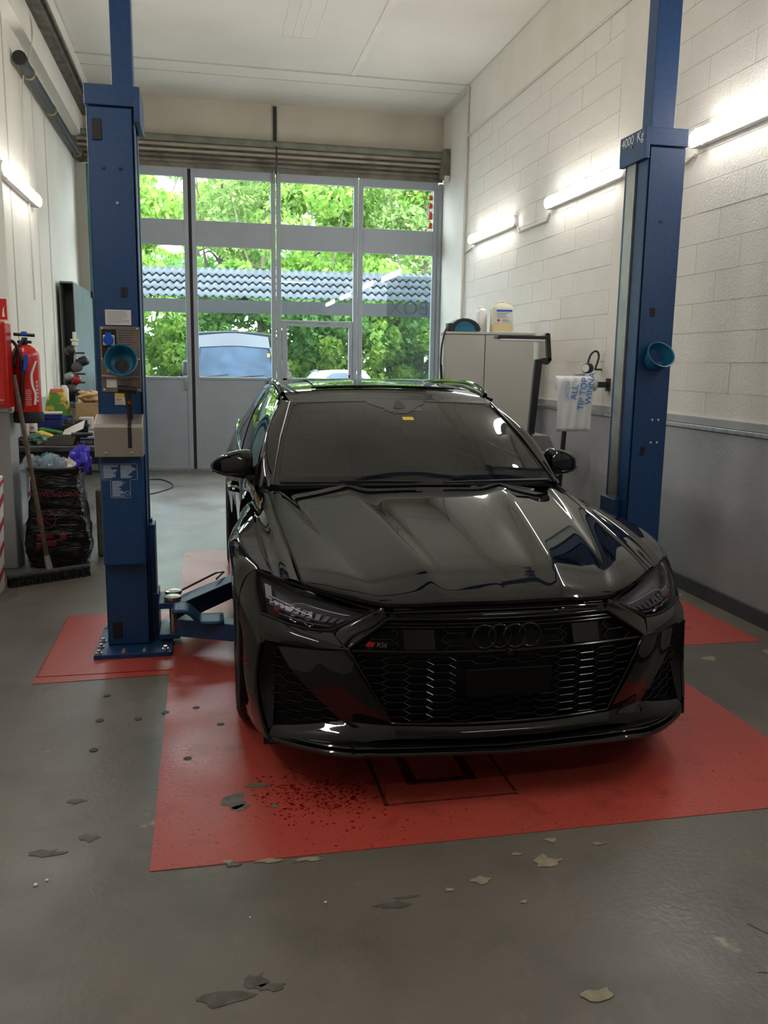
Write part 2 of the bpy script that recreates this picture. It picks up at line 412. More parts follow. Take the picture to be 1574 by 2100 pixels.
# left wall
b = B(); b.box(XL-.25, XL, YF, YB+.3, 0, ZC); wl = struct(b, 'wall_left', 'wall_plaster', smooth=0)
b = B(); b.box(XL, XL+.006, 7.2, YB, 0, 1.22); b.obj('grey_dado', 'wainscot_grey', wl, smooth=0)
b = B(); b.box(XL, -1.46, 6.95, 7.22, 1.22, 4.6); b.obj('pier', 'wall_plaster', wl, smooth=0, bevel=.01)
b = B(); b.box(XL, -1.455, 6.945, 7.225, 0, 1.22); b.obj('pier_dado', 'wainscot_grey', wl, smooth=0, bevel=.01)
b = B(); b.box(XL, -1.43, YF, YB, 5.08, ZC); b.box(XL, -1.56, YF, YB, 4.60, 5.08); b.obj('edge_beam', 'wall_plaster', wl, smooth=0)
b = B()
for y in (8.6, 9.9, 10.6): b.box(XL, XL+.008, y, y+.02, 1.2, 4.6)
each(b, 'wall_seam', 'conduit', wl, smooth=0)
# right wall: block masonry between a flush pier and the corner, grey dado below
b = B(); b.box(XR+.008, XR2+.3, YF, 11.45, 0, ZC); b.box(XR2, XR2+.3, 11.45, YB+.3, 0, ZC); wr = struct(b, 'wall_right', 'mortar', smooth=0)
b = B(); b.box(XR, XR+.01, YF, 11.45, 4.585, ZC); b.box(XR, XR+.01, 6.56, 7.10, 1.25, 4.585); b.box(XR, XR+.01, YF, 3.94, 1.25, 4.585)
b.box(XR2-.004, XR2+.002, 11.45, YB, 0, ZC); b.obj('plaster_face', 'wall_plaster', wr, smooth=0)
BL, BH, g = .52, .2084, .003
def blockmesh(L):
    bb = B(); bb.box(0, .012, g/2, L-g/2, g/2, BH-g/2); me = bb.mesh('block', 'block_paint', 0); return me
cache = {}
rnd = random.Random(4)
for y0, y1 in ((3.94, 6.56), (7.10, 11.45)):
    for k in range(16):
        y = y0; first = True
        while y < y1-.02:
            L = BL if not (first and k % 2) else BL/2
            L = round(min(L, y1-y), 4); first = False
            if L not in cache: cache[L] = blockmesh(L)
            o = bpy.data.objects.new('block', cache[L]); col.objects.link(o); o.parent = wr
            o.location = (XR + rnd.uniform(-.0018,.0012), y, 1.25+k*BH); y += L
b = B(); b.box(XR-.004, XR+.02, YF, 11.45, .10, 1.215); b.obj('grey_dado', 'wainscot_grey', wr, smooth=0)
b = B(); b.box(XR-.022, XR+.01, YF, 11.4, 1.228, 1.285); struct(b, 'trim_1', 'wainscot_grey', smooth=0, bevel=.004)
b = B(); b.box(XR-.035, XR+.01, YF, 11.4, 1.196, 1.226); struct(b, 'trim_2', 'steel_rail', smooth=0, bevel=.004)
b = B(); b.box(XR-.03, XR+.01, YF, 11.42, 0, .105); struct(b, 'baseboard_right', 'base_dark', smooth=0)
b = B(); b.box(XL, XL+.02, 7.3, YB, 0, .1); struct(b, 'baseboard_left', 'base_dark', smooth=0)
# back wall above the doors, wall behind the photographer, ceiling
b = B(); b.box(XL, XR2, YB-.02, YB+.25, 4.66, ZC); wb = struct(b, 'wall_back', 'beam_paint', smooth=0)
b = B(); b.box(XL, -1.42, YB-.02, YB+.25, 0, 4.66); b.obj('side_strip', 'wall_plaster', wb, smooth=0)
b = B(); b.box(1.035, 1.085, YB-.05, YB-.018, 4.66, 5.20); b.obj('crack_filler', 'black_iron', wb, smooth=0)
b = B(); b.box(XL-.25, XR2+.3, YF-.25, YF, 0, ZC); struct(b, 'wall_front', 'wall_plaster', smooth=0)
b = B(); b.box(XL-.25, XR2+.3, YF, YB+.3, ZC, ZC+.2); cl = struct(b, 'ceiling', 'ceiling_paint', smooth=0)
b = B(); b.box(-1.43, XR, 11.49, 11.515, ZC-.012, ZC); b.box(-1.43, XR, 11.90, 11.915, ZC-.006, ZC)
each(b, 'slab_joint', 'beam_paint', cl, smooth=0)
b = B(); b.box(1.90, 1.97, 5, 11.49, ZC-.008, ZC); b.obj('filler_strip', 'wall_plaster', cl, smooth=0)
b = B()
for x in (.93,1.05,1.14,1.3): b.box(x, x+.012, 6, 10.4, ZC-.004, ZC)
b.box(.93,1.312,10.39,10.405,ZC-.004,ZC); each(b, 'board_line', 'wall_plaster', cl, smooth=0)
# pipework in the corner of the right wall
b = B()
b.tube([(XR-.02,11.44,0.1),(XR-.02,11.44,5.2)], .016, 8); b.tube([(XR-.045,11.40,0.1),(XR-.045,11.40,4.56)], .012, 8)
b.tube([(XR-.03,11.42,4.575),(XR-.012,3.94,4.575)], .012, 6)
t = thing('wall_conduit', 'thin cream conduits running up the corner and along the block wall', 'conduit', (XR-.02,11.42,.1)); each(b, 'conduit_run', 'conduit', t, smooth=60)

# ---------------------------------------------------------------- fluorescent wall lights
def wall_light(x, side, y0, y1, z, label, group=None, name='wall_light'):
    t = thing(name, label, 'light', (x, (y0+y1)/2, z), group=group)
    r = .055; xb = x - side*.062
    sec = [(xb - side*.036*math.sin(a_)**.8, z + r*math.cos(a_)) for a_ in np.linspace(0, math.pi, 13)]
    rows = []
    for y, k in [(y0,.0)]+[(y0+r*(1-math.cos(q)), math.sin(q)) for q in np.linspace(.4,math.pi/2,5)]+[(y1-r*(1-math.cos(q)), math.sin(q)) for q in np.linspace(math.pi/2,.4,5)]+[(y1,.0)]:
        rows.append([(xb+(p-xb)*k, y, z+(q-z)*(.35+.65*k)) for p, q in sec])
    bb = B(); bb.grid(rows); bb.obj('diffuser', 'glow', t, smooth=60)
    bb = B(); bb.box(min(xb,x), max(xb,x), y0+.004, y1-.004, z-.058, z+.058); bb.obj('housing', 'fixture_grey', t, bevel=.006, smooth=0)
    bb = B(); bb.box(min(x,x-side*.07), max(x,x-side*.07), y1-.14, y1-.06, z-.061, z+.061); bb.box(min(x,x-side*.07), max(x,x-side*.07), y0+.06, y0+.14, z-.061, z+.061); each(bb, 'clip', 'fixture_grey', t, smooth=0)
    return t
G = 'fluorescent tubes along the walls'
wall_light(XR, 1, 4.22, 5.84, 3.215, 'fluorescent wall light on the block wall, between lift post and room front', None)
wall_light(XR, 1, 6.86, 8.50, 3.235, 'middle fluorescent wall light on the block wall, just behind the blue post', None)
wall_light(XR, 1, 9.42, 11.06, 3.215, 'fluorescent wall light on the block wall nearest the window corner', None)
wall_light(XL, -1, 8.05, 9.70, 3.2, 'fluorescent light on the plain wall above the fire extinguisher', None)
# lamps outside the picture that the door panes mirror: the rows go on along both walls, one strip hangs across the hall
wall_light(XR, 1, 1.6, 3.2, 3.215, 'fluorescent wall light on the block wall, last of the row away from the doors', None, 'wall_light_offscreen')
for y in (5.2, 1.9): wall_light(XL, -1, y, y+1.6, 3.2, 'fluorescent light on the plain wall beside the lift', G, 'wall_light_offscreen')
t = thing('hanging_light_offscreen', 'thin strip light hanging across the hall away from the doors', 'light', (2.6,-.8,4.0))
bb = B(); bb.box(1.8,3.4,-.83,-.77,4.0,4.03); bb.obj('diffuser','glow',t,smooth=0,bevel=.01)
bb = B(); bb.box(1.78,3.42,-.84,-.76,4.03,4.07); bb.obj('housing','fixture_grey',t,smooth=0,bevel=.008)
for x in (2.1,3.1): bb = B(); bb.cyl((x,-.8,4.07),(x,-.8,ZC),.006,n=6); bb.obj('suspension','black_iron',t)
b = B(); b.tube([(XR-.018,11.10,3.13),(XR-.018,11.40,3.10)], .011, 6); b.tube([(XR-.018,8.5,3.15),(XR-.018,8.56,3.08),(XR-.018,9.36,3.08),(XR-.018,9.42,3.15)], .011, 6)
b.tube([(XR-.018,5.84,3.12),(XR-.018,5.95,3.09),(XR-.018,6.8,3.09),(XR-.018,6.86,3.15)], .011, 6)
t = thing('light_cable', 'grey cable conduit linking the wall lights', 'conduit', (XR-.02,8.5,3.05)); each(b, 'cable_run', 'conduit', t, smooth=60)

# ---------------------------------------------------------------- folding glazed door, four leaves
def leaf(n, x0, x1, gap0, gap1):
    a, c = x0+gap0, x1-gap1; y0, y1 = YB-.035, YB+.03; sw = .066
    b = B(); b.box(a, c, y0+.012, y1-.012, .035, 1.375); d = struct(b, 'door_%d' % n, 'door_grey', smooth=0, bevel=.004)
    def rail(u0,u1,w0,w1,nm): bb = B(); bb.box(u0,u1,y0,y1,w0,w1); return bb.obj(nm, 'door_grey', d, smooth=0, bevel=.006)
    rail(a, a+sw, .02, 4.30, 'stile'); rail(c-sw, c, .02, 4.30, 'stile')
    rail(a+sw, c-sw, 4.185, 4.30, 'top_rail'); rail(a+sw, c-sw, 3.245, 3.60, 'transom'); rail(a+sw, c-sw, 1.345, 1.385, 'mid_rail'); rail(a+sw, c-sw, .02, .07, 'bottom_rail')
    def pane(u0,u1,w0,w1): bb = B(); bb.add([(u0,YB,w0),(u1,YB,w0),(u1,YB,w1),(u0,YB,w1)],[(0,1,2,3)]); return bb.obj('pane', 'door_glass', d, smooth=0)
    pane(a+sw, c-sw, 3.60, 4.185)
    if n == 3:
        pane(a+sw, c-sw, 2.235, 3.245); rail(a+sw, c-sw, 2.205, 2.235, 'wicket_head')
        # wicket door built into the leaf
        rail(a+sw+.012, a+sw+.085, 1.0, 2.195, 'wicket_stile'); rail(c-sw-.06, c-sw-.006, 1.0, 2.195, 'wicket_stile'); rail(a+sw+.085, c-sw-.06, 2.15, 2.195, 'wicket_rail')
        pane(a+sw+.085, c-sw-.06, 1.385, 2.15)
        bb = B(); bb.lathe([(.001,0),(.05,0),(.05,.002)], (1.245,YB-.004,1.44), 20, (0,-1,0)); s_ = bb.obj('round_sticker', 'print_pale', d, smooth=0)
        bb = B(); bb.lathe([(.001,0),(.042,0),(.042,.001)], (1.245,YB-.0065,1.44), 20, (0,-1,0)); bb.obj('sticker_print', 'white_label', s_, smooth=0)
        text('sticker_text', '48', .035, FRONT(1.225,YB-.008,1.43), 'print_grey', s_)
        bb = B(); bb.tube([(2.155,y0-.03,1.33),(2.155,y0-.06,1.36),(2.15,y0-.06,1.44)], .014, 8); bb.obj('handle', 'black_iron', d)
    else: pane(a+sw, c-sw, 1.385, 3.245)
    if n == 1:
        bb = B(); bb.box(-.275,-.245,y0-.035,y0-.012,1.20,1.345); bb.obj('pull_handle', 'galvanised', d, bevel=.006)
    if n in (2,3):
        xx = c-.022 if n == 2 else a+.022
        bb = B(); bb.cyl((xx,y0-.02,4.16),(xx,y0-.02,4.32),.018,n=10); bb.obj('hinge', 'galvanised', d)
    return d
XS = (-1.375, -.155, 1.065, 2.285, 3.50)
leaf(1, XS[0], XS[1], .0, .022); leaf(2, XS[1], XS[2], .022, .006); leaf(3, XS[2], XS[3], .008, .006); d4 = leaf(4, XS[3], XS[4], .006, .004)
b = B(); b.box(XS[1]-.022, XS[1]+.022, YB-.01, YB+.03, .02, 4.3); struct(b, 'trim_3', 'door_edge', smooth=0)
b = B(); b.box(3.505, XR2-.01, YB-.06, YB+.1, 0, 4.28); struct(b, 'trim_4', 'door_grey', smooth=0, bevel=.006)
b = B(); b.box(-1.42, -1.375, YB-.06, YB+.1, 0, 4.28); struct(b, 'trim_5', 'teal_paint', smooth=0, bevel=.006)
b = B(); b.box(XL, XR2, YB-.04, YB+.05, 0, .02); struct(b, 'trim_6', 'steel_rail', smooth=0)
# white word on the glass of the fourth leaf, read from outside
M_ = axes((3.36,YB-.004,2.32), (-1,0,0), (0,0,1), (0,1,0))
mat('dark_print', (.10,.16,.22), .4); mat('red_print', (.75,.08,.06), .4)
b = B(); b.add([(2.74,YB+.006,1.39),(3.425,YB+.006,1.39),(3.425,YB+.006,2.93),(2.74,YB+.006,2.93)],[(0,1,2,3)])
glassmat('window_film', (.50,.56,.56), 1.4); b.obj('window_film', 'window_film', d4, smooth=0)
text('window_lettering', 'BOX', .30, axes((3.40,YB-.003,2.36), (-1,0,0), (0,0,1), (0,1,0)), 'dark_print', d4, .0005)
b = B()
for k,(z,h) in enumerate(((3.64,.1),(3.77,.13),(3.93,.09),(4.05,.08))): b.prism([(3.36,YB-.004,z),(3.425,YB-.004,z),(3.425,YB-.004,z+h*.7),(3.38,YB-.004,z+h)], (0,.001,0))
each(b, 'red_lettering', 'red_print', d4, smooth=0)
# roller shutter guide and header profiles over the doors
mat('shutter_tan',(.42,.375,.29),.6,noise=(4,(.30,.26,.19),.4,.7))
t = thing('shutter_header', 'green and brown steel shutter header across the top of the doors', 'shutter', (1, YB-.2, 4.3))
b = B(); b.tube([(XL+.1,YB-.28,4.635),(XR2-.06,YB-.28,4.635)], .045, 12); b.obj('guide_tube', 'shutter_green', t)
for k,(z0,z1,dy) in enumerate(((4.545,4.585,.24),(4.48,4.515,.20),(4.42,4.455,.16),(4.36,4.40,.12))):
    b = B(); b.box(XL+.05,XR2-.02,YB-dy,YB-dy+.05,z0,z1); b.obj('slat', 'shutter_tan' if k in (0,1) else 'shutter_brown', t, smooth=0, bevel=.008)
b = B(); b.box(XL+.05,XR2-.02,YB-.07,YB-.03,4.30,4.64); b.obj('back_plate', 'shutter_brown', t, smooth=0)
b = B(); b.box(3.47,XR2-.005,YB-.42,YB-.05,4.33,4.70); b.obj('end_bracket', 'shutter_brown', t, smooth=0, bevel=.01)
b = B(); b.box(3.49,XR2-.01,YB-.43,YB-.36,4.25,4.33); b.obj('end_block', 'cream', t, smooth=0, bevel=.01)
b = B(); b.tube([(1.06,YB-.3,4.60),(1.06,YB-.3,4.40),(1.065,YB-.1,4.28)], .012, 8); b.obj('hanger_rod', 'black_iron', t)
# sliding-door rail and drain pipe high on the left wall
b = B(); b.box(-1.56,-1.47,YF+.5,YB-.05,4.90,5.08); b.box(-1.47,-1.44,YF+.5,YB-.05,5.04,5.08); b.box(-1.47,-1.44,YF+.5,YB-.05,4.90,4.93)
mat('rail_rust', (.16,.135,.10), .5, .4, noise=(7,(.06,.055,.045),.35,.65)); solo(b, 'overhead_rail', 'rail_rust', 'rusty steel channel rail high along the plain wall', 'rail', smooth=0, bevel=.004)
t = thing('drain_pipe', 'dark green pipe with brass joints high on the plain wall', 'pipe', (-1.6, 9.0, 4.34))
b = B(); b.tube([(-1.60,9.0,4.34),(-1.60,12.98,4.34)], .055, 14); b.obj('tube', 'pipe_green', t)
for y in (9.35,10.6,12.6): b = B(); b.cyl((-1.60,y,4.34),(-1.60,y+.05,4.34),.062,n=14); b.obj('joint', 'brass', t)
b = B(); b.lathe([(.03,0),(.065,.01),(.065,.10),(.05,.13)], (-1.60,8.93,4.34), 14, (0,1,0)); b.obj('end_cap', 'black_iron', t)
b = B(); b.tube(catmull([(XL+.02,9.4,2.2),(XL+.02,9.35,3.6),(XL+.03,9.3,4.2),(-1.58,9.35,4.5),(-1.55,9.4,4.75),(-1.57,9.3,4.9)],30), .009, 6)
b.tube(catmull([(XL+.02,8.0,2.4),(XL+.02,8.0,3.9),(-1.6,8.1,4.45),(-1.5,8.3,4.85)],24), .009, 6)
t = thing('wall_cable', 'cream cables running up the plain wall to the rail', 'cable', (XL+.02,8.7,2.2)); each(b, 'cable_run', 'conduit', t, smooth=60)
b = B(); b.tube([(-1.47,YB-.15,0.05),(-1.47,YB-.15,4.25)], .06, 12); solo(b, 'standpipe', 'teal_paint', 'teal vertical pipe beside the left end of the doors', 'pipe')
# ---------------------------------------------------------------- two-post lift
lift = thing('car_lift', 'blue two-post car lift standing either side of the black car', 'car lift', (1.12, 5.0, 0))
def column(s, cx):
    """s=-1 for the control post, +1 for the other; inner side faces the car"""
    X = lambda u: cx + (-s)*u                  # u>0 towards the car
    def bx(b, u0,u1,y0,y1,z0,z1): a, c = sorted((X(u0),X(u1))); return b.box(a,c,y0,y1,z0,z1)
    b = B(); bx(b,-.118,.118,4.85,4.862,.03,2.9); bx(b,-.118,-.106,4.85,5.14,.03,2.9); bx(b,-.118,.118,5.128,5.14,.03,2.9)
    bx(b,.10,.118,4.85,4.975,.03,2.9); bx(b,.10,.118,5.09,5.14,.03,2.9)
    c = b.obj('column', 'lift_blue', lift, smooth=0, bevel=.006)
    b = B(); bx(b,.02,.085,4.90,5.09,.05,2.88); b.obj('channel', 'lift_blue', c, smooth=0)
    b = B(); bx(b,-.125,.122,4.842,5.16,2.905,3.005); bx(b,.118,.150,4.842,5.16,2.83,3.005); b.obj('cap', 'lift_blue', c, smooth=0, bevel=.004)
    b = B(); u1 = .115 if s < 0 else -.04; bx(b,.012 if s < 0 else -.045,.117 if s < 0 else .105,4.87,4.98,3.0,4.42); b.obj('extension', 'lift_blue', c, smooth=0, bevel=.004)
    b = B(); bx(b,-.18,.235,4.69,5.31,0,.028); p = b.obj('base_plate', 'lift_blue', c, smooth=0, bevel=.003)
    for (u,y) in ((-.155,4.72),(-.155,4.83),(-.155,4.93),(-.155,5.2),(-.02,4.725),(.09,4.725),(.2,4.74),(.2,5.2)):
        b = B(); b.cyl((X(u),y,.028),(X(u),y,.034),.019,n=14); b.cyl((X(u),y,.034),(X(u),y,.048),.012,n=6); b.obj('bolt', 'bolt_steel', p, smooth=30)
    b = B(); bx(b,.118,.160,4.93,5.13,.05,.80 if s > 0 else .30); bx(b,.118,.15,4.95,5.10,.05,.70); b.obj('carriage', 'lift_blue', c, smooth=0, bevel=.004)
    b = B(); bx(b,.112,.128,4.985,5.09,.65,2.88) if s > 0 else bx(b,.119,.131,5.03,5.09,.30,.72); b.obj('guide_strip', 'galvanised' if s > 0 else 'lift_blue', c, smooth=0)
    return c, X, bx
cL, XLc, bxL = column(-1, -.445)
cR, XRc, bxR = column(1, 2.687)
b = B(); b.box(-.43, 2.70, 4.865, 4.985, 4.42, 4.54); b.obj('cross_beam', 'lift_blue', lift, smooth=0, bevel=.006)
# swing arms
def arm(p0, p1, w, z0, z1, nm='swing_arm', m='lift_blue'):
    a = Vector((*p0,0)); c = Vector((*p1,0)); d = (c-a).normalized(); n = Vector((-d.y,d.x,0))*(w/2)
    b = B(); b.prism([tuple(a-n+Vector((0,0,z0))), tuple(c-n+Vector((0,0,z0))), tuple(c+n+Vector((0,0,z0))), tuple(a+n+Vector((0,0,z0)))], (0,0,z1-z0))
    return b.obj(nm, m, lift, smooth=0, bevel=.004)
for s, cx in ((-1,-.19),(1,2.43)):
    f = lambda x: cx - s*(x+.19)
    arm((f(-.19),5.06),(f(.30),5.80),.11,.10,.215); arm((f(.18),5.61),(f(.52),6.12),.09,.12,.205, 'arm_extension', 'lift_blue')
    arm((f(-.16),4.83),(f(.16),4.68),.11,.085,.185); arm((f(.1),4.71),(f(.42),4.55),.09,.10,.17, 'arm_extension', 'lift_blue')
    for y in (4.92,5.05):
        b = B(); b.cyl((f(-.205),y,.06),(f(-.205),y,.27),.02,n=14); pin = b.obj('pivot_pin', 'bolt_steel', lift)
        b = B(); b.lathe([(.045,0),(.05,.008),(.05,.022),(.03,.03)], (f(-.205),y,.262), 18); b.obj('gear_ring', 'bolt_steel', pin)
    b = B(); xs = sorted((f(-.285),f(-.165))); b.box(xs[0],xs[1],4.86,5.12,.225,.26); b.box(xs[0],xs[1],4.86,5.12,.045,.075); each(b, 'pivot_bracket', 'lift_blue', lift, smooth=0, bevel=.004)
    # bent foot guard over the front arm
    prof = catmull([(-.20,.262),(-.14,.262),(-.105,.245),(-.06,.20),(-.03,.19),(.08,.188)], 18)
    b = B(); b.grid([[(f(p[0]),y,p[1]) for p in prof] for y in (4.65,4.70,4.80,4.85)]); b.obj('foot_guard', 'lift_blue', lift, solid=.012, smooth=50)
    # wire toe guard behind the rear arm
    b = B(); b.tube([(f(-.2),5.14,.24),(f(.05),5.62,.24),(f(.1),5.64,.24),(f(.05),5.46,.24)], .007, 6); b.obj('toe_guard', 'black_iron', lift)
    for (x,y) in ((.50,6.10),(.40,4.56)):
        b = B(); b.lathe([(.03,0),(.03,.06),(.06,.065),(.06,.085)], (f(x),y,.17 if y<5 else .205), 18); b.obj('lift_pad', 'rubber', lift)
# fittings of the control post
b = B(); b.box(-.562,-.335,4.775,4.85,.508,1.115); cov = b.obj('motor_cover', 'lift_blue', lift, smooth=0, bevel=.012, seg=3)
def outline_tube(b, pts, r=.0012):
    b.tube(pts, r, 4, closed=True)
b = B(); y = 4.7735
outline_tube(b, [(-.549,y,1.072),(-.372,y,1.072),(-.367,y,1.066),(-.367,y,.992),(-.372,y,.986),(-.405,y,.986),(-.405,y,.892),(-.41,y,.887),(-.503,y,.887),(-.508,y,.892),(-.508,y,.986),(-.545,y,.986),(-.551,y,.992),(-.551,y,1.066)])
rr = random.Random(2)
def lines(b, x0, x1, z0, z1, n, y, h=.004, th=.001):
    for k in range(n):
        z = z1-(z1-z0)*(k+.5)/n; L = (x1-x0)*rr.uniform(.5,1.0)
        b.box(x0, x0+L, y-th, y, z-h/2, z+h/2)
lines(b,-.544,-.464,.994,1.066,12,y+.001); lines(b,-.454,-.373,.994,1.066,12,y+.001); lines(b,-.500,-.43,.893,.980,13,y+.001)
b.torus((-.42,y,.912),.011,.0015,(0,1,0),18,4)
b.obj('instruction_decal', 'print_pale', cov, smooth=0)
b = B(); b.box(-.508,-.376,4.846,4.85,1.808,1.887); lab = b.obj('label_plate', 'white_label', cL, smooth=0)
b = B(); lines(b,-.50,-.384,1.814,1.882,9,4.8455,.0022,.0006); b.obj('label_print', 'print_grey', lab, smooth=0)
b = B(); b.box(-.536,-.49,4.842,4.85,2.735,2.84); b.obj('blanking_plate', 'black_iron', cL, smooth=0, bevel=.003)
b = B(); b.box(-.535,-.485,4.842,4.85,.075,.165); b.obj('vent_plug', 'black_plastic', cL, smooth=0, bevel=.003)
b = B(); b.box(-.425,-.411,4.844,4.85,1.955,2.005); b.box(-.407,-.393,4.844,4.85,1.955,2.005); each(b, 'slot_plug', 'black_iron', cL, smooth=0)
for x,z,m in ((-.49,2.6,'black_iron'),(-.405,2.6,'black_iron'),(-.424,2.43,'bolt_steel')):
    b = B(); b.cyl((x,4.842,z),(x,4.85,z),.008,n=10); b.obj('screw', m, cL)
# socket panel
b = B(); b.box(-.540,-.334,4.842,4.85,1.452,1.80); pan = b.obj('socket_panel', 'plate_brown', cL, smooth=0, bevel=.010, seg=4)
for x,z in ((-.527,1.788),(-.347,1.788),(-.527,1.465),(-.347,1.465),(-.53,1.628),(-.345,1.628)):
    b = B(); b.lathe([(.006,0),(.006,.003),(.003,.005)], (x,4.842,z), 10, (0,-1,0)); b.obj('screw', 'bolt_steel', pan)
b = B(); b.box(-.53,-.455,4.838,4.843,1.625,1.785); soc = b.obj('socket_recess', 'black_plastic', pan, smooth=0, bevel=.004)
b = B(); b.box(-.522,-.464,4.822,4.84,1.70,1.755); b.obj('socket_body', 'box_white', pan, smooth=0, bevel=.004)
b = B(); b.lathe([(.027,0),(.027,.014),(.024,.018)], (-.493,4.822,1.728), 20, (0,-1,0)); b.box(-.508,-.478,4.806,4.82,1.745,1.768); b.obj('socket_cover', 'socket_blue', pan)
b = B(); b.cyl((-.497,4.84,1.665),(-.487,4.80,1.68),.012,.009,n=12); b.cyl((-.50,4.84,1.64),(-.50,4.815,1.64),.012,n=12); b.obj('key_switch', 'bolt_steel', pan)
b = B(); b.lathe([(.022,0),(.022,.02),(.016,.03)], (-.486,4.842,1.585), 16, (0,-1,0)); b.obj('stop_button', 'red_gloss', pan)
b = B(); b.box(-.51,-.46,4.839,4.842,1.56,1.615); b.obj('stop_plate', 'yellow', pan, smooth=0)
b = B(); b.tube([(-.535,4.842,1.539),(-.535,4.82,1.539),(-.348,4.82,1.535),(-.348,4.842,1.535)], .005, 8); b.obj('hanging_rail', 'bolt_steel', pan)
b = B(); b.box(-.514,-.462,4.839,4.842,1.478,1.522); b.obj('small_label', 'white_label', pan, smooth=0)
b = B(); lines(b,-.444,-.35,1.70,1.785,7,4.8425,.003,.0006); b.obj('panel_print', 'dirt_brown', pan, smooth=0); b = B(); lines(b,-.444,-.38,1.475,1.522,5,4.8425,.003,.0006); b.obj('panel_print', 'dirt_brown', pan, smooth=0)
# operating lever box
prof = [(4.70,1.116),(4.85,1.116),(4.85,1.335),(4.83,1.335),(4.715,1.29),(4.70,1.275)]
b = B(); b.prism([(-.574,y_,z_) for y_,z_ in prof], (.246,0,0)); lev = b.obj('lever_box', 'brushed_steel', cL, smooth=0, bevel=.004)
b = B(); b.box(-.402,-.383,4.697,4.702,1.165,1.276); b.prism([(-.402,4.7,1.28),(-.383,4.7,1.28),(-.383,4.80,1.327),(-.402,4.80,1.327)], (0,-.002,.003)); b.obj('lever_slot', 'black_plastic', lev, smooth=0)
for x in (-.515,-.385): b = B(); b.lathe([(.007,0),(.007,.004),(.004,.007)], (x,4.70,1.138), 10, (0,-1,0)); b.obj('screw', 'bolt_steel', lev)
b = B(); b.cyl((-.392,4.78,1.30),(-.394,4.765,1.39),.016,.019,n=14); b.cyl((-.394,4.765,1.385),(-.397,4.755,1.46),.019,.022,n=14); b.cyl((-.447,4.755,1.472),(-.350,4.750,1.465),.022,.018,n=14); b.obj('lever_handle', 'black_plastic', lev)
b = B(); b.box(-.398,-.386,4.741,4.748,1.395,1.41); b.obj('lever_mark', 'red_gloss', lev, smooth=0)
b = B(); b.box(-.475,-.415,4.845,4.85,1.385,1.448); sk = b.obj('safety_sticker', 'cream', cL, smooth=0)
b = B(); b.box(-.475,-.415,4.8435,4.846,1.428,1.448); b.obj('sticker_band', 'yellow', sk, smooth=0)
text('sticker_text', 'ASA', .018, FRONT(-.470,4.844,1.408), 'red_print', sk)
b = B(); lines(b,-.47,-.42,1.388,1.404,2,4.8446,.003,.0006); b.obj('sticker_print', 'print_grey', sk, smooth=0)
# fittings of the plain post
text('load_marking', '4000', .076, axes((2.5355,5.135,2.94), (0,-1,0), (0,0,1), (-1,0,0)), 'white_paint', cR); text('load_unit', 'Kg', .076, axes((2.5355,4.945,2.94), (0,-1,0), (0,0,1), (-1,0,0)), 'white_paint', cR)
b = B(); b.cyl((2.536,5.0,2.925),(2.530,5.0,2.925),.007,n=10); b.obj('screw', 'bolt_steel', cR)
b = B(); b.box(2.665,2.685,4.846,4.85,2.475,2.487); b.obj('lock_slot', 'black_plastic', cR, smooth=0)
b = B(); b.box(2.645,2.657,4.844,4.85,1.93,1.98); b.box(2.662,2.674,4.844,4.85,1.93,1.98); b.box(2.64,2.652,4.844,4.85,1.09,1.14); b.box(2.657,2.669,4.844,4.85,1.09,1.14); each(b, 'slot_plug', 'black_iron', cR, smooth=0)
for x,z in ((2.705,1.305),(2.745,1.305),(2.705,1.165),(2.745,1.165)): b = B(); b.lathe([(.008,0),(.008,.004),(.004,.007)], (x,4.85,z), 10, (0,-1,0)); b.obj('screw', 'bolt_steel', cR)
# magnetic parts bowls
def bowl(c, ax, R, label, depth):
    ax = Vector(ax).normalized(); t = thing('parts_bowl', label, 'bowl', tuple(c))
    b = B(); b.lathe([(.001,0),(R*.66,0),(R*.74,.006),(R*.96,depth),(R*1.02,depth+.002),(R*1.02,depth-.004)], c, 32, ax, caps=False); b.obj('shell', 'bucket_blue', t, smooth=50, solid=.003)
    b = B(); b.lathe([(.001,.006),(R*.3,.007),(R*.42,.005),(R*.5,.002)], tuple(Vector(c)-Vector((0,0,R*.12))), 20, ax, caps=False); b.obj('grime', 'dirt_brown', t, smooth=50)
bowl((-.428,4.806,1.603), (.03,-1,.30), .083, 'blue plastic bowl stuck on the control post below the blue socket', .075)
bowl((2.685,4.845,1.655), (.03,-1,.62), .086, 'blue plastic bowl stuck on the plain lift post', .095)
# ---------------------------------------------------------------- the black estate car (local: x across, y from nose to tail, z up)
CX, CY_, CYAW = 1.097, 2.83, R_(.7)
car = thing('car', 'glossy black estate car with honeycomb grille parked on the red floor', 'car', (CX,CY_,0), -CYAW, local=True)
def cpart(b, name, m, parent=None, **k): return b.obj(name, m, parent or car, **k)
def sym(rows):                                   # patch on both sides of the car
    b = B(); b.grid(rows); return b.both()
def two(rows, name, m, parent=None, **k):        # the same panel as two separate parts
    out = []
    b = B(); b.grid(rows); out.append(cpart(b.mirror(), name, m, parent, **k)); out.append(cpart(b, name, m, parent, **k)); return out
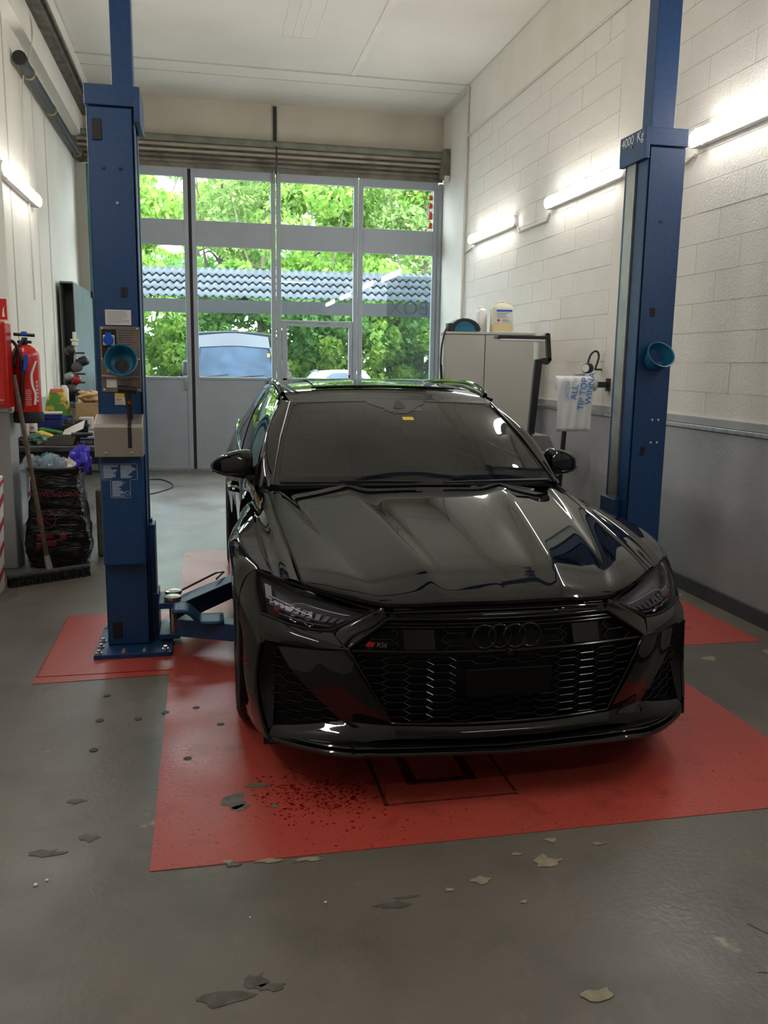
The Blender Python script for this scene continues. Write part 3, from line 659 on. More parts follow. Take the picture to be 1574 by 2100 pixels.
# --- bonnet
cC = [(0,.128,.752),(0,.145,.766),(0,.185,.790),(0,.26,.822),(0,.4,.862),(0,.8,.930),(0,1.2,.985),(0,1.46,1.008)]
cA = [(.24,.146,.751),(.241,.163,.765),(.245,.20,.787),(.256,.28,.818),(.272,.4,.853),(.33,.8,.921),(.385,1.2,.981),(.41,1.47,1.005)]
cB = [(.455,.209,.735),(.459,.225,.746),(.467,.26,.760),(.485,.33,.779),(.512,.42,.799),(.585,.8,.860),(.65,1.2,.914),(.70,1.52,.957)]
cG = [(.735,.440,.764),(.737,.452,.769),(.739,.48,.777),(.743,.54,.791),(.748,.62,.807),(.764,.90,.850),(.786,1.24,.908),(.80,1.62,.966)]
NV = 90; main = [np.array(catmull(c, NV)) for c in (cC,cA,cB,cG)]
segs = [(0,1,16),(1,2,18),(2,3,18)]
colsu = []
for a,c,n in segs:
    for j in range(n + (1 if c == 3 else 0)):
        t = j/n; p = main[a]*(1-t)+main[c]*t; s_ = math.sin(math.pi*t)
        fade = np.clip(np.linspace(-.15,2.2,NV),0,1)
        if a == 0:
            q_ = min(max((t-.70)/.30,0),1); q_ = q_*q_*(3-2*q_); p[:,2] -= .012*(1-q_)*fade - .005*math.cos(math.pi*t/2)*fade
        elif a == 1: p[:,2] += (.005*(1-t)**3)*fade; p[:,1] -= .012*s_*(1-fade)
        else: p[:,2] += .012*s_*fade; p[:,1] -= .02*s_*(1-fade)
        colsu.append(p)
H = np.array(colsu)                                   # (nu, NV, 3)
full = np.concatenate([H[:0:-1]*np.array([-1,1,1]), H], 0)
for it in range(1):
    full[1:-1,:,2] = .25*full[:-2,:,2]+.5*full[1:-1,:,2]+.25*full[2:,:,2]
bon = B(); bon.grid(full.transpose(1,0,2).tolist()); lip_ = full[:,0]
bon.grid([[tuple(p) for p in lip_],[tuple(p+np.array([0,.002,-.013])) for p in lip_],[tuple(p+np.array([0,.03,-.014])) for p in lip_]]); bonnet = cpart(bon, 'bonnet', 'car_paint', smooth=75)
# --- front wings
S = [
 [(.740,.445,.762),(.785,.478,.776),(.86,.545,.790),(.915,.605,.788),(.962,.632,.74),(.985,.638,.65),(.985,.632,.55)],
 [(.757,.75,.823),(.802,.75,.827),(.885,.75,.828),(.945,.75,.822),(.99,.75,.787),(1.005,.75,.745),(1.0,.75,.706)],
 [(.775,1.0,.866),(.822,1.0,.866),(.90,1.0,.862),(.968,1.0,.858),(1.008,1.0,.828),(1.018,1.0,.81),(1.016,1.0,.79)],
 [(.790,1.25,.907),(.838,1.25,.902),(.90,1.25,.890),(.955,1.25,.872),(.994,1.25,.828),(1.003,1.25,.765),(.997,1.25,.706)],
 [(.796,1.376,.927),(.844,1.376,.918),(.902,1.376,.898),(.948,1.376,.870),(.98,1.376,.81),(.985,1.376,.68),(.98,1.376,.55)]]
S2 = [
 [(.796,1.376,.927),(.844,1.376,.918),(.902,1.376,.898),(.948,1.376,.870),(.976,1.376,.80),(.972,1.376,.5),(.955,1.376,.2)],
 [(.802,1.54,.950),(.853,1.54,.934),(.904,1.54,.903),(.940,1.54,.866),(.960,1.54,.79),(.958,1.54,.5),(.948,1.54,.2)],
 [(.808,1.70,.972),(.864,1.70,.948),(.906,1.70,.908),(.936,1.70,.862),(.952,1.70,.78),(.952,1.70,.5),(.942,1.70,.2)]]
for sgn in (0,1):
    b = B()
    for SS,nv in ((S,40),(S2,12)):
        V3 = [[(q[0]*.45+w[0]*.55, q[1]*.45+w[1]*.55, min(q[2],w[2])-.012+.004*(i_/len(SS))) for q,w in ((r_[1],r_[2]),)][0] for i_,r_ in enumerate(SS)]
        b.grid(loft([[r_[0],((r_[0][0]+r_[1][0])/2,(r_[0][1]+r_[1][1])/2,(r_[0][2]+r_[1][2])/2+.004),r_[1]] for r_ in SS],8,nv))
        b.grid(loft([[r_[1],V3[i_],r_[2]] for i_,r_ in enumerate(SS)],12,nv)); b.grid(loft([r_[2:] for r_ in SS],26,nv))
    cpart(b if sgn else b.mirror(), 'front_wing', 'car_paint', smooth=38)
# black shut line under bonnet edges and cowl
b = B(); b.grid([[(x*.985,y+.01,z-.02) for x,y,z in cG],[(x+.02,y+.01,z-.02) for x,y,z in cG]]); b.both(); b.grid([[( x,.2+.0*x,.70) for x in (-.5,0,.5)],[(x,1.4,.9) for x in (-.7,0,.7)]]); cpart(b, 'inner_shell', 'car_void', smooth=0)
b = B(); b.tube([(x+.004,y,z-.002) for x,y,z in catmull(cG,40)],.0035,5); b.both(); each(b,'shut_line','car_void',bonnet)
# --- doors and rear wing
def belt(y):
    t = np.interp(y,[1.70,1.80,2.4,3.4,4.2,4.75,5.05],[.864,.872,.898,.908,.895,.86,.80]); z = np.interp(y,[1.70,1.80,2.4,3.4,4.2,4.75,5.05],[.948,.985,1.025,1.062,1.085,1.12,1.10]); return t,z
def side_row(y, zl, fl):
    x, z = belt(y); k = .065*fl; tp = np.interp(y,[4.5,5.1],[0,.10])
    return [(x,y,z),(x+.022+k*.2-tp*.3,y,z-.045),(.938+k*.8-tp,y,.90),(.952+k-tp,y,.78),(.950+k-tp,y,.62 if zl<.5 else max(.62,zl+.02)),(.948+k-tp,y,.45 if zl<.4 else zl+.008),(.940+k*.9-tp,y,zl)]
fl = lambda y: math.exp(-((y-4.03)/.40)**2)
WB2 = 4.03
def doors(y0,y1,name):
    rows = loft([side_row(y,.2,fl(y)) for y in np.linspace(y0,y1,5)], 24, 14); out = two(rows, name, 'car_paint', smooth=50); return out
df = doors(1.704, 2.82, 'front_door'); dr = doors(2.826, 3.654, 'rear_door')
ys = [WB2+d for d in (-.376,-.25,-.12,0,.12,.25,.376)]
two(loft([side_row(y, .375+math.sqrt(.415**2-(y-WB2)**2), fl(y)) for y in ys],24,24), 'rear_wing', 'car_paint', smooth=50)
two(loft([side_row(y,.25,fl(y)) for y in (4.406,4.65,4.9,5.1)],24,12), 'rear_corner', 'car_paint', smooth=50)
for s_,dd in ((-1,df[0]),(1,df[1]),(-1,dr[0]),(1,dr[1])):
    y = 2.45 if dd in df else 3.45
    b = B(); b.tube(catmull([(s_*.95,y,.845),(s_*.985,y+.03,.85),(s_*.985,y+.2,.855),(s_*.95,y+.24,.855)],14),.016,8); cpart(b,'door_handle','car_paint',dd)
b = B(); b.box(-.90,.90,5.07,5.15,.30,1.02); b.box(-.86,.86,5.0,5.12,.22,.5); cpart(b,'rear_bumper','car_paint',bevel=.04,smooth=40)
b = B(); b.grid(coons([(-.62,4.70,1.42),(0,4.80,1.44),(.62,4.70,1.42)],[(-.84,5.08,1.0),(0,5.12,1.0),(.84,5.08,1.0)],[(-.62,4.70,1.42),(-.84,5.08,1.0)],[(.62,4.70,1.42),(.84,5.08,1.0)],14,8)); cpart(b,'tailgate','car_paint')
b = B(); b.box(-.94,.94,.62,5.0,.17,.22); b.box(-.75,.75,.55,.64,.2,.7); cpart(b,'underbody','car_void',smooth=0)
for s_ in (-1,1):
    b = B(); b.box(*sorted((s_*.95,s_*.985)),1.4,3.64,.16,.24); cpart(b,'sill_blade','car_gloss_black',bevel=.01)
    for yc in (1.0,WB2):
        b = B(); n = 20; ring = [(yc+.418*math.cos(a), .375+.418*math.sin(a)) for a in np.linspace(-.42,math.pi+.42,n)]
        b.grid([[(s_*.62,y,z) for y,z in ring],[(s_*.985,y,z) for y,z in ring]]); b.prism([(s_*.63,y,z) for y,z in ring],(s_*-.02,0,0)); cpart(b,'wheel_arch','car_void',smooth=40)
# --- wheels
def wheel(x, y):
    s_ = 1 if x > 0 else -1; ax = (s_,0,0); R = .378
    t = B(); t.lathe([(.27,-.14),(.33,-.145),(.362,-.135),(R,-.11),(R+.001,-.05),(R+.001,.05),(R,.11),(.362,.135),(.33,.145),(.27,.14)], (x,y,R), 48, ax, caps=False)
    for k in range(48):
        a = 2*math.pi*k/48; 
        t.box(-.055,.055,-.010,.010,R-.004,R+.004, Matrix.Translation((x+.05*(1 if k%2 else -1),y,R)) @ Matrix.Rotation(a,4,'X'))
    tyre = cpart(t,'wheel','rubber',smooth=40)
    b = B(); b.lathe([(.272,-.13),(.262,-.12),(.25,.02),(.262,.11),(.274,.137),(.268,.138),(.245,.03),(.05,.03)], (x,y,R), 40, ax, caps=False); cpart(b,'rim','alloy',tyre,smooth=40)
    b = B()
    for k in range(10):
        M_ = Matrix.Translation((x,y,R)) @ Matrix.Rotation(2*math.pi*k/10,4,'X')
        b.box(*sorted((s_*.08,s_*.115)),-.016,.016,.04,.262,M_)
    b.lathe([(.05,.06),(.06,.10),(.03,.115),(.001,.115)], (x,y,R), 20, ax, caps=False); cpart(b,'spokes','alloy',tyre,smooth=30)
    b = B(); b.lathe([(.20,.0),(.20,.03),(.06,.03)], (x,y,R), 32, ax); cpart(b,'brake_disc','steel_rail',tyre)
for y in (1.0,WB2):
    for s_ in (-1,1): wheel(s_*.85, y)
# --- greenhouse
wb = [(-.778,1.60,.992),(-.41,1.49,1.003),(0,1.45,1.005),(.41,1.49,1.003),(.778,1.60,.992)]
wt = [(-.622,2.335,1.388),(-.32,2.285,1.402),(0,2.27,1.406),(.32,2.285,1.402),(.622,2.335,1.388)]
ws = coons(wt, wb, [wt[0],(-.708,1.975,1.207),wb[0]], [wt[-1],(.708,1.975,1.207),wb[-1]], 61, 41, (0,-.03,.03))
b = B(); b.grid(ws); wsc = cpart(b,'windscreen','windscreen_glass',smooth=80)
up_ = np.array(offset_rows(ws, .002))
if up_[20][30][2] < np.array(ws)[20][30][2]: up_ = np.array(offset_rows(ws, -.002))
dn_ = 2*np.array(ws)-up_
b = B(); nr, nc = 41, 61
for i in range(nr-1):
    for j in range(nc-1):
        u = abs((j+.5)/(nc-1)-.5)*2; v = (i+.5)/(nr-1)
        house = abs(u) < (.26 if v < .06 else .26-(v-.06)*1.2 if v < .17 else .16-(v-.17)*1.6) and v < .26
        if v < .03 or v > .925 or u > .955 or house or (u > .93 and (v > .90 or v < .05)):
            b.add([up_[i][j],up_[i][j+1],up_[i+1][j+1],up_[i+1][j]],[(0,1,2,3)])
cpart(b,'frit_band','car_gloss_black',wsc,smooth=80)
b = B(); p = up_[5][30]; b.prism([tuple(p+np.array(q)) for q in ((-.035,-.02,-.012),(.045,-.02,-.012),(.018,.02,.030),(-.012,.02,.030))],(0,-.006,.004)); cpart(b,'camera_window','led_grey',wsc,smooth=0)
p = np.array(up_[13][31]); q1 = np.array(up_[13][34]); q2 = np.array(up_[16][31]); ex = (q1-p)/np.linalg.norm(q1-p); ez = (p-q2)/np.linalg.norm(p-q2); nn = np.cross(ex,ez)
b = B(); P = lambda a,c,d=0: tuple(p+ex*a+ez*c-np.cross(ez,ex)*-d)
def st(w0,w1,h0,h1,d): return [P(w0,h0,d),P(w1,h0,d),P(w1,h1,d),P(w0,h1,d)]
b.prism(st(-.03,.033,-.02,.02,.002), tuple(nn*.001)); sk_ = cpart(b,'toll_sticker','yellow',wsc,smooth=0)
b = B(); b.prism(st(-.012,.006,0,.018,.0035), tuple(nn*.0006)); cpart(b,'sticker_mark','green_leaf',sk_,smooth=0)
b = B(); b.prism(st(-.012,.012,-.018,-.002,.0035), tuple(nn*.0006)); cpart(b,'sticker_mark','orange',sk_,smooth=0)
# pillars
pil = coons([(.622,2.335,1.388),(.655,2.40,1.398),(.682,2.47,1.405)],[(.778,1.60,.992),(.83,1.66,.978),(.866,1.74,.972)],[(.622,2.335,1.388),(.708,1.975,1.207),(.778,1.60,.992)],[(.682,2.47,1.405),(.79,2.08,1.208),(.866,1.74,.972)],10,20,(.025,-.01,.01))
two(pil,'pillar','car_paint',smooth=70)
b = B(); b.tube([(.631,2.325,1.392),(.715,1.965,1.212),(.786,1.594,.994)],.007,6); b.both(); each(b,'screen_trim','car_satin',car)
# roof, panoramic glass, rails
roof_rows = [wt,
 [(-.65,2.6,1.442),(-.34,2.56,1.462),(0,2.55,1.468),(.34,2.56,1.462),(.65,2.6,1.442)],
 [(-.668,3.0,1.472),(-.34,3.0,1.498),(0,3.0,1.506),(.34,3.0,1.498),(.668,3.0,1.472)],
 [(-.665,3.6,1.470),(-.34,3.6,1.500),(0,3.6,1.508),(.34,3.6,1.500),(.665,3.6,1.470)],
 [(-.645,4.2,1.438),(-.34,4.2,1.472),(0,4.2,1.482),(.34,4.2,1.472),(.645,4.2,1.438)],
 [(-.62,4.70,1.40),(-.32,4.76,1.428),(0,4.80,1.436),(.32,4.76,1.428),(.62,4.70,1.40)]]
rf = loft(roof_rows, 41, 60); b = B(); b.grid(rf); rfo = cpart(b,'roof','car_paint',smooth=80)
A_ = np.array(rf); up2 = A_.copy(); up2[:,:,2] += .004
b = B(); b.grid(up2[13:42,7:34].tolist()); cpart(b,'roof_glass','roof_glass',rfo,smooth=80)
b = B(); b.tube([tuple(q+np.array([0,-.004,.006])) for q in up2[13,6:35]],.006,6); cpart(b,'wind_deflector','car_satin',rfo)
for s_ in (-1,1):
    pts = catmull([(s_*.655,2.52,1.432),(s_*.662,2.62,1.466),(s_*.676,3.0,1.500),(s_*.674,3.6,1.500),(s_*.655,4.2,1.470),(s_*.635,4.55,1.425)],40)
    b = B(); b.tube([tuple(q) for q in pts],.016,8); cpart(b,'roof_rail','car_gloss_black',rfo)
# side windows
top = [(.682,2.47,1.405),(.704,3.0,1.440),(.700,3.7,1.432),(.682,4.2,1.395),(.655,4.66,1.33)]
bot = [(*belt(1.80)[:1],1.80,belt(1.80)[1]),(.898,2.4,1.025),(.908,3.4,1.062),(.895,4.2,1.085),(.862,4.72,1.12)]
sg = coons(top,bot,[top[0],(.79,2.10,1.21),bot[0]],[top[-1],bot[-1]],60,16,(.015,0,0))
out = two(sg,'side_window','side_glass',smooth=70)
Sg = np.array(sg)
for k,s_ in enumerate((-1,1)):
    b = B()
    for j0,j1 in ((21,24),(41,43),(57,59)): b.grid((Sg[:,j0:j1+1]*np.array([s_,1,1])+np.array([s_*.004,0,0])).tolist())
    cpart(b,'window_post','car_gloss_black',out[k],smooth=0)
    b = B(); b.tube([tuple(q) for q in (np.array(catmull(bot,40))*np.array([s_,1,1])+np.array([s_*.006,0,.002]))],.009,6); b.tube([tuple(q) for q in (np.array(catmull(top,40))*np.array([s_,1,1]))],.011,6); cpart(b,'window_trim','car_gloss_black',out[k])
can = coons([(.622,2.335,1.388),(.665,3.0,1.474),(.662,3.7,1.468),(.645,4.2,1.438),(.62,4.70,1.40)],top,[(.622,2.335,1.388),(.682,2.47,1.405)],[(.62,4.70,1.40),top[-1]],40,6,(.006,0,.006))
two(can,'roof_side','car_paint',smooth=70)
# wipers, cowl
b = B(); b.tube([(-.74,1.56,1.012),(-.45,1.465,1.022),(-.05,1.435,1.022)],[.010,.008,.006],6); b.tube([(-.45,1.463,1.030),(-.02,1.425,1.026)],.005,6); cpart(b,'wiper','black_plastic',wsc)
b = B(); b.tube([(.10,1.435,1.020),(.45,1.47,1.021),(.72,1.56,1.010)],[.006,.008,.009],6); cpart(b,'wiper','black_plastic',wsc)
b = B(); b.grid(coons([(-.80,1.63,.963),(-.41,1.49,.990),(0,1.455,.992),(.41,1.49,.990),(.80,1.63,.963)],[(-.78,1.72,.97),(0,1.58,.985),(.78,1.72,.97)],[(-.80,1.63,.963),(-.78,1.72,.97)],[(.80,1.63,.963),(.78,1.72,.97)],20,4)); cpart(b,'cowl','car_void')
# --- door mirrors
def mirror_(s_):
    sec = [(.868,.060,.050,1.945,1.058),(.876,.084,.064,1.95,1.058),(.90,.09,.068,1.955,1.058),(.95,.088,.066,1.965,1.055),(1.01,.074,.056,1.985,1.050),(1.06,.052,.040,2.01,1.045),(1.09,.026,.018,2.035,1.043),(1.098,.006,.005,2.05,1.042)]
    rows = []
    for x,hy,hz,yc,zc in sec:
        hz *= 1.12
        rows.append([(s_*x, yc+hy*math.cos(a)*.9, zc+(hz*1.15 if math.sin(a)>0 else hz)*math.copysign(abs(math.sin(a))**.7,math.sin(a))) for a in np.linspace(0,2*math.pi,25)])
    b = B(); b.grid(rows); b.add(rows[0][:-1],[tuple(range(24))]); m_ = cpart(b,'door_mirror','car_paint',smooth=60)
    b = B(); b.tube([(s_*.875,1.90,1.012),(s_*.95,1.895,1.010),(s_*1.02,1.92,1.012),(s_*1.085,2.0,1.022)],.006,6); cpart(b,'indicator_strip','car_satin',m_)
    b = B(); b.grid(loft([[(s_*.855,1.86,1.0),(s_*.865,1.80,.955),(s_*.868,1.95,.955),(s_*.87,2.05,1.0)],[(s_*.90,1.91,1.02),(s_*.91,1.90,1.0),(s_*.91,1.98,1.0),(s_*.90,2.02,1.02)],[(s_*.96,1.93,1.025),(s_*.96,1.925,1.015),(s_*.96,1.98,1.015),(s_*.96,2.0,1.025)]],12,10)); cpart(b,'mirror_foot','car_satin',m_,solid=.01)
for s_ in (-1,1): mirror_(s_)
# --- nose
T=(.484,.238,.702); LP=(.646,.252,.623); LO=(.902,.45,.645); U=(.916,.604,.786)
G0=(0,.137,.690); G1=(.44,.198,.682); G2=(.598,.157,.577); G3=(.436,.105,.290); G4=(0,.072,.279)
I1=(.888,.368,.560); I2=(.617,.194,.286); I3=(.880,.308,.168); I4=(.866,.328,.226); M1=(.842,.372,.532)
hl_top=[T,(.60,.335,.722),(.735,.445,.748),(.83,.525,.768),U]; hl_bot=[LP,(.72,.285,.622),(.81,.352,.630),LO]; hl_l=[T,(.565,.243,.664),LP]; hl_r=[U,(.918,.53,.72),LO]
lens = coons(hl_top,hl_bot,hl_l,hl_r,30,14,(.012,-.03,.004))
def headlight(s_):
    mir = np.array([s_,1,1]); L_ = np.array(lens); n = offset_rows(lens,1); d = np.array(n)-L_
    if d[7][15][1] > 0: d = -d
    b = B(); b.grid(((L_-d*.045)*mir).tolist()); hb = cpart(b,'headlight','lamp_housing',smooth=60)
    b = B(); b.grid((L_*mir).tolist()); cpart(b,'lens','lamp_glass',hb,smooth=70)
    q = lambda u,v,o: tuple((L_[int(round(v*13))][int(round(u*29))]-d[int(round(v*13))][int(round(u*29))]*o)*mir)
    b = B()
    ed = [tuple(p) for p in (L_[0]*mir)]+[tuple(p) for p in (L_[1:,-1]*mir)]+[tuple(p) for p in (L_[-1][::-1]*mir)]+[tuple(p) for p in (L_[::-1,0]*mir)][1:-1]
    b.tube(ed,.006,5,closed=True); cpart(b,'lens_seal','car_void',hb)
    for k in range(12):
        u = .14+k*.065; vi = .42; p0 = np.array(q(u,.38,.030)); p1 = np.array(q(min(u+.012,1),.60,.030)); 
        b = B(); w = np.array([s_*.008,.006,0]); b.prism([tuple(p0-w),tuple(p0+w),tuple(p1+w),tuple(p1-w)],(0,-.012,0)); cpart(b,'led_segment','led_grey',hb,smooth=0)
    b = B(); b.tube([q(u,.30,.022) for u in np.linspace(.10,.48,10)]+[q(.54,.42,.022)]+[q(u,.44,.022) for u in np.linspace(.58,.86,8)],.0045,6); cpart(b,'light_guide','car_chrome',hb)
    b = B(); b.tube([q(u,.70,.025) for u in np.linspace(.25,.9,14)],.004,6); b.tube([q(u,.88,.022) for u in np.linspace(.12,.8,14)],.003,6); cpart(b,'reflector_rim','led_grey',hb)
    for u in (.86,.91):
        b = B(); p0 = np.array(q(u,.12,.025)); p1 = np.array(q(u-.01,.55,.025)); w = np.array([s_*.007,.008,0]); b.prism([tuple(p0-w),tuple(p0+w),tuple(p1+w),tuple(p1-w)],(0,-.012,0)); cpart(b,'daylight_bar','car_chrome',hb,smooth=0)
    for u in (.42,.60): b = B(); b.lathe([(.001,.0),(.020,-.006),(.024,.0)], q(u,.78,.03), 14, (s_*.4,-1,0), caps=False); cpart(b,'projector','car_chrome',hb)
    b = B(); p0 = q(.8,.75,.028); b.lathe([(.001,.006),(.018,.004),(.022,0)], p0, 14, (s_*.5,-1,0), caps=False); cpart(b,'side_marker','amber_red',hb)
for s_ in (-1,1): headlight(s_)
# front bumper skin, one mesh both sides
b = B()
c1 = coons([(.455,.213,.718),(.47,.225,.712),T],[G1,(.52,.185,.628),G2],[(.455,.213,.718),(.45,.205,.70),G1],[T,(.565,.243,.664),(.635,.235,.612),G2],8,14,(0,-.006,0)); b.grid(c1)
b.grid(coons([(.635,.235,.612),LP],[G2,(.605,.160,.578)],[(.635,.235,.612),G2],[LP,(.605,.160,.578)],4,6))
b.grid(coons(hl_bot,[(.605,.160,.578),(.70,.215,.572),(.80,.29,.566),I1],[LP,(.63,.205,.60),(.605,.160,.578)],[LO,(.905,.405,.60),I1],20,8,(.0,-.012,.004)))
b.grid(coons([(.605,.160,.578),(.70,.215,.572),(.80,.29,.566),I1],[(.60,.175,.570),(.69,.235,.553),(.77,.315,.540),M1],[(.605,.160,.578),(.60,.175,.570)],[I1,M1],20,4))
# diagonal blade between grille and side intake
b.grid(coons([(.600,.172,.570),(.69,.235,.553),(.77,.315,.540),M1],[G3,(.50,.135,.287),(.56,.165,.285),I2],[(.600,.172,.570),(.54,.13,.46),(.475,.11,.36),G3],[M1,(.79,.31,.45),(.70,.245,.36),I2],20,16,(0,-.012,0)))
# winglet and corner below the intake
b.grid(coons([I2,(.70,.235,.262),(.79,.285,.240),I4],[(.50,.10,.238),(.62,.145,.205),(.76,.215,.178),I3],[I2,(.56,.14,.262),(.50,.10,.238)],[I4,(.880,.318,.20),I3],20,8,(.0,-.02,0)))
b.grid(coons([G3,(.50,.135,.287),(.56,.165,.285),I2],[(.42,.078,.250),(.45,.085,.245),(.475,.092,.242),(.50,.10,.238)],[G3,(.428,.088,.27),(.42,.078,.250)],[I2,(.56,.14,.262),(.50,.10,.238)],10,8))
# corner from headlight and intake edge back to the wheel arch
b.grid(coons([U,(.93,.615,.775),(.955,.632,.752)],[(.912,.41,.52),(.955,.53,.52),(.984,.632,.53)],[U,LO,(.912,.41,.52)],[(.955,.632,.752),(.982,.638,.66),(.984,.632,.53)],8,18,(.005,-.005,0)))
b.grid(coons([(.912,.41,.52),(.955,.53,.52),(.984,.632,.53)],[I3,(.92,.46,.150),(.955,.62,.155)],[(.912,.41,.52),(.925,.415,.36),(.905,.36,.24),I3],[(.984,.632,.53),(.978,.628,.35),(.955,.62,.155)],12,18,(.006,-.006,0)))
b.grid(coons([LO,(.905,.405,.60),I1],[LO,(.912,.43,.58),(.912,.41,.52)],[LO,(.902,.45,.644)],[I1,(.895,.385,.545),(.912,.41,.52)],6,4))
b.both()
# bars above and below the grille
bar = coons([(-.43,.205,.700),(-.22,.160,.707),(0,.141,.709),(.22,.160,.707),(.43,.205,.700)],[(-.44,.198,.682),(-.22,.150,.689),(0,.130,.690),(.22,.150,.689),(.44,.198,.682)],[(-.43,.205,.700),(-.44,.198,.682)],[(.43,.205,.700),(.44,.198,.682)],30,5,(0,-.004,0)); b.grid(bar)
b.grid(coons([(-.436,.105,.290),(-.22,.083,.281),G4,(.22,.083,.281),(.436,.105,.290)],[(-.42,.078,.250),(-.2,.060,.242),(0,.055,.240),(.2,.060,.242),(.42,.078,.250)],[(-.436,.105,.290),(-.428,.088,.27),(-.42,.078,.250)],[(.436,.105,.290),(.428,.088,.27),(.42,.078,.250)],30,6,(0,-.006,0)))
bump = cpart(b,'front_bumper','car_paint',smooth=45)
# washer cap outline on the brow
b = B(); b.tube(catmull([(.845,.36,.60),(.80,.312,.604),(.765,.277,.600),(.745,.262,.585),(.735,.256,.568)],16),.0016,5); b.both(); cpart(b,'washer_cap_joint','car_void',bump)
# slot under the bonnet lip
b = B(); b.grid([[(x,.165+.25*x*x,.76-.06*x*x) for x in np.linspace(-.47,.47,20)],[(x,.18+.25*x*x,.68-.04*x*x) for x in np.linspace(-.47,.47,20)]]); cpart(b,'lip_recess','car_void',bump)
for z,dy in ((.726,.004),(.7165,.0)):
    b = B(); b.tube([(x,.138+dy+.26*x*x,z-.06*x*x) for x in np.linspace(-.42,.42,24)],.0035,6); cpart(b,'upper_slat','car_gloss_black',bump)
# single-frame grille
gy = lambda x,z: float(np.interp(z,[.27,.57,.69],[.078,.084,.142]))+.236*x*x
hexp = [(-.44,.682),(.44,.682),(.598,.577),(.436,.290),(-.436,.290),(-.598,.577)]
def inside(x,z,poly,m=0):
    c = False; n = len(poly)
    for i in range(n):
        x1,z1 = poly[i]; x2,z2 = poly[(i+1)%n]
        if (z1>z)!=(z2>z) and x < (x2-x1)*(z-z1)/(z2-z1)+x1: c = not c
    return c
gr = B(); pts = hexp+[hexp[0]]; fr = []
for i in range(6):
    for t in np.linspace(0,1,12,endpoint=False):
        x = pts[i][0]*(1-t)+pts[i+1][0]*t; z = pts[i][1]*(1-t)+pts[i+1][1]*t; fr.append((x,gy(x,z)-.002,z))
gr.tube(fr,.0075,8,closed=True); grille = cpart(gr,'grille','car_gloss_black',smooth=60)
b = B(); rows = []
for z in np.linspace(.285,.685,14):
    w = np.interp(z,[.29,.577,.682],[.44,.60,.445]); rows.append([(x,gy(x,z)+.055,z) for x in np.linspace(-w,w,24)])
b.grid(rows); cpart(b,'grille_backing','car_void',grille)
def honey(b, poly, yfun, pw, ph, x0, z0, nx, nz, th=.0048, dep=.016, rec=.008, holes=()):
    """flat hexagon cells: horizontal bars joined by slanted ones"""
    fl_ = pw*.34
    def bar(x1,z1,x2,z2):
        xm,zm = (x1+x2)/2,(z1+z2)/2
        if not inside(xm,zm,poly) or any(h[0]<xm<h[1] and h[2]<zm<h[3] for h in holes): return
        L = math.hypot(x2-x1,z2-z1); nx_,nz_ = -(z2-z1)/L*th/2,(x2-x1)/L*th/2
        A,C = yfun(x1,z1)+rec, yfun(x2,z2)+rec
        f = [(x1-nx_,A,z1-nz_),(x2-nx_,C,z2-nz_),(x2+nx_,C,z2+nz_),(x1+nx_,A,z1+nz_)]
        k = .15; e_ = th*.42; g_ = [(x1-nx_*k,A-e_,z1-nz_*k),(x2-nx_*k,C-e_,z2-nz_*k),(x2+nx_*k,C-e_,z2+nz_*k),(x1+nx_*k,A-e_,z1+nz_*k)]
        bk = [(p[0],p[1]+dep,p[2]) for p in f]
        b.add(bk+f+g_,[(0,1,5,4),(2,3,7,6),(4,5,9,8),(6,7,11,10),(5,6,10,9),(7,4,8,11),(8,9,10,11)])
    for i in range(-nx,nx+1):
        cx_ = x0+i*pw; off = ph/2 if i%2 else 0
        for k in range(-nz,nz+1):
            cz = z0+k*ph+off; a = cx_-fl_; c = cx_+fl_; e = pw-2*fl_
            bar(a,cz+ph/2,c,cz+ph/2)
            bar(c,cz+ph/2,c+e,cz); bar(c,cz-ph/2,c+e,cz)
low = [(-.592,.566),(.592,.566),(.436,.293),(-.436,.293)]
upp = [(-.44,.645),(.44,.645),(.475,.650),(.59,.572),(-.59,.572),(-.475,.650)]
plate = (-.17,.17,.405,.515)
b = B(); honey(b,low,gy,.084,.0295,0,.43,9,8,holes=(plate,)); cpart(b,'honeycomb','mesh_black',grille,smooth=0)
b = B(); honey(b,upp,gy,.094,.042,0,.61,8,5,.0052,holes=((-.15,.15,.56,.68),(-.40,-.27,.57,.66),(.27,.40,.57,.66))); each(b,'upper_honeycomb','mesh_black',grille,smooth=0)
for z,w,r in ((.664,.47,.0045),(.652,.47,.0035),(.5685,.588,.0055)):
    b = B(); b.tube([(x,gy(x,z)+.006,z) for x in np.linspace(-w,w,30)],r,6); cpart(b,'cross_bar','mesh_black',grille)
for s_ in (-1,1):
    b = B(); b.grid([[(x,gy(x,z)+.004,z) for x in np.linspace(s_*.275,s_*.39,6)] for z in (.578,.60,.645)]); cpart(b,'radar_cover','radar_black',grille,smooth=60)
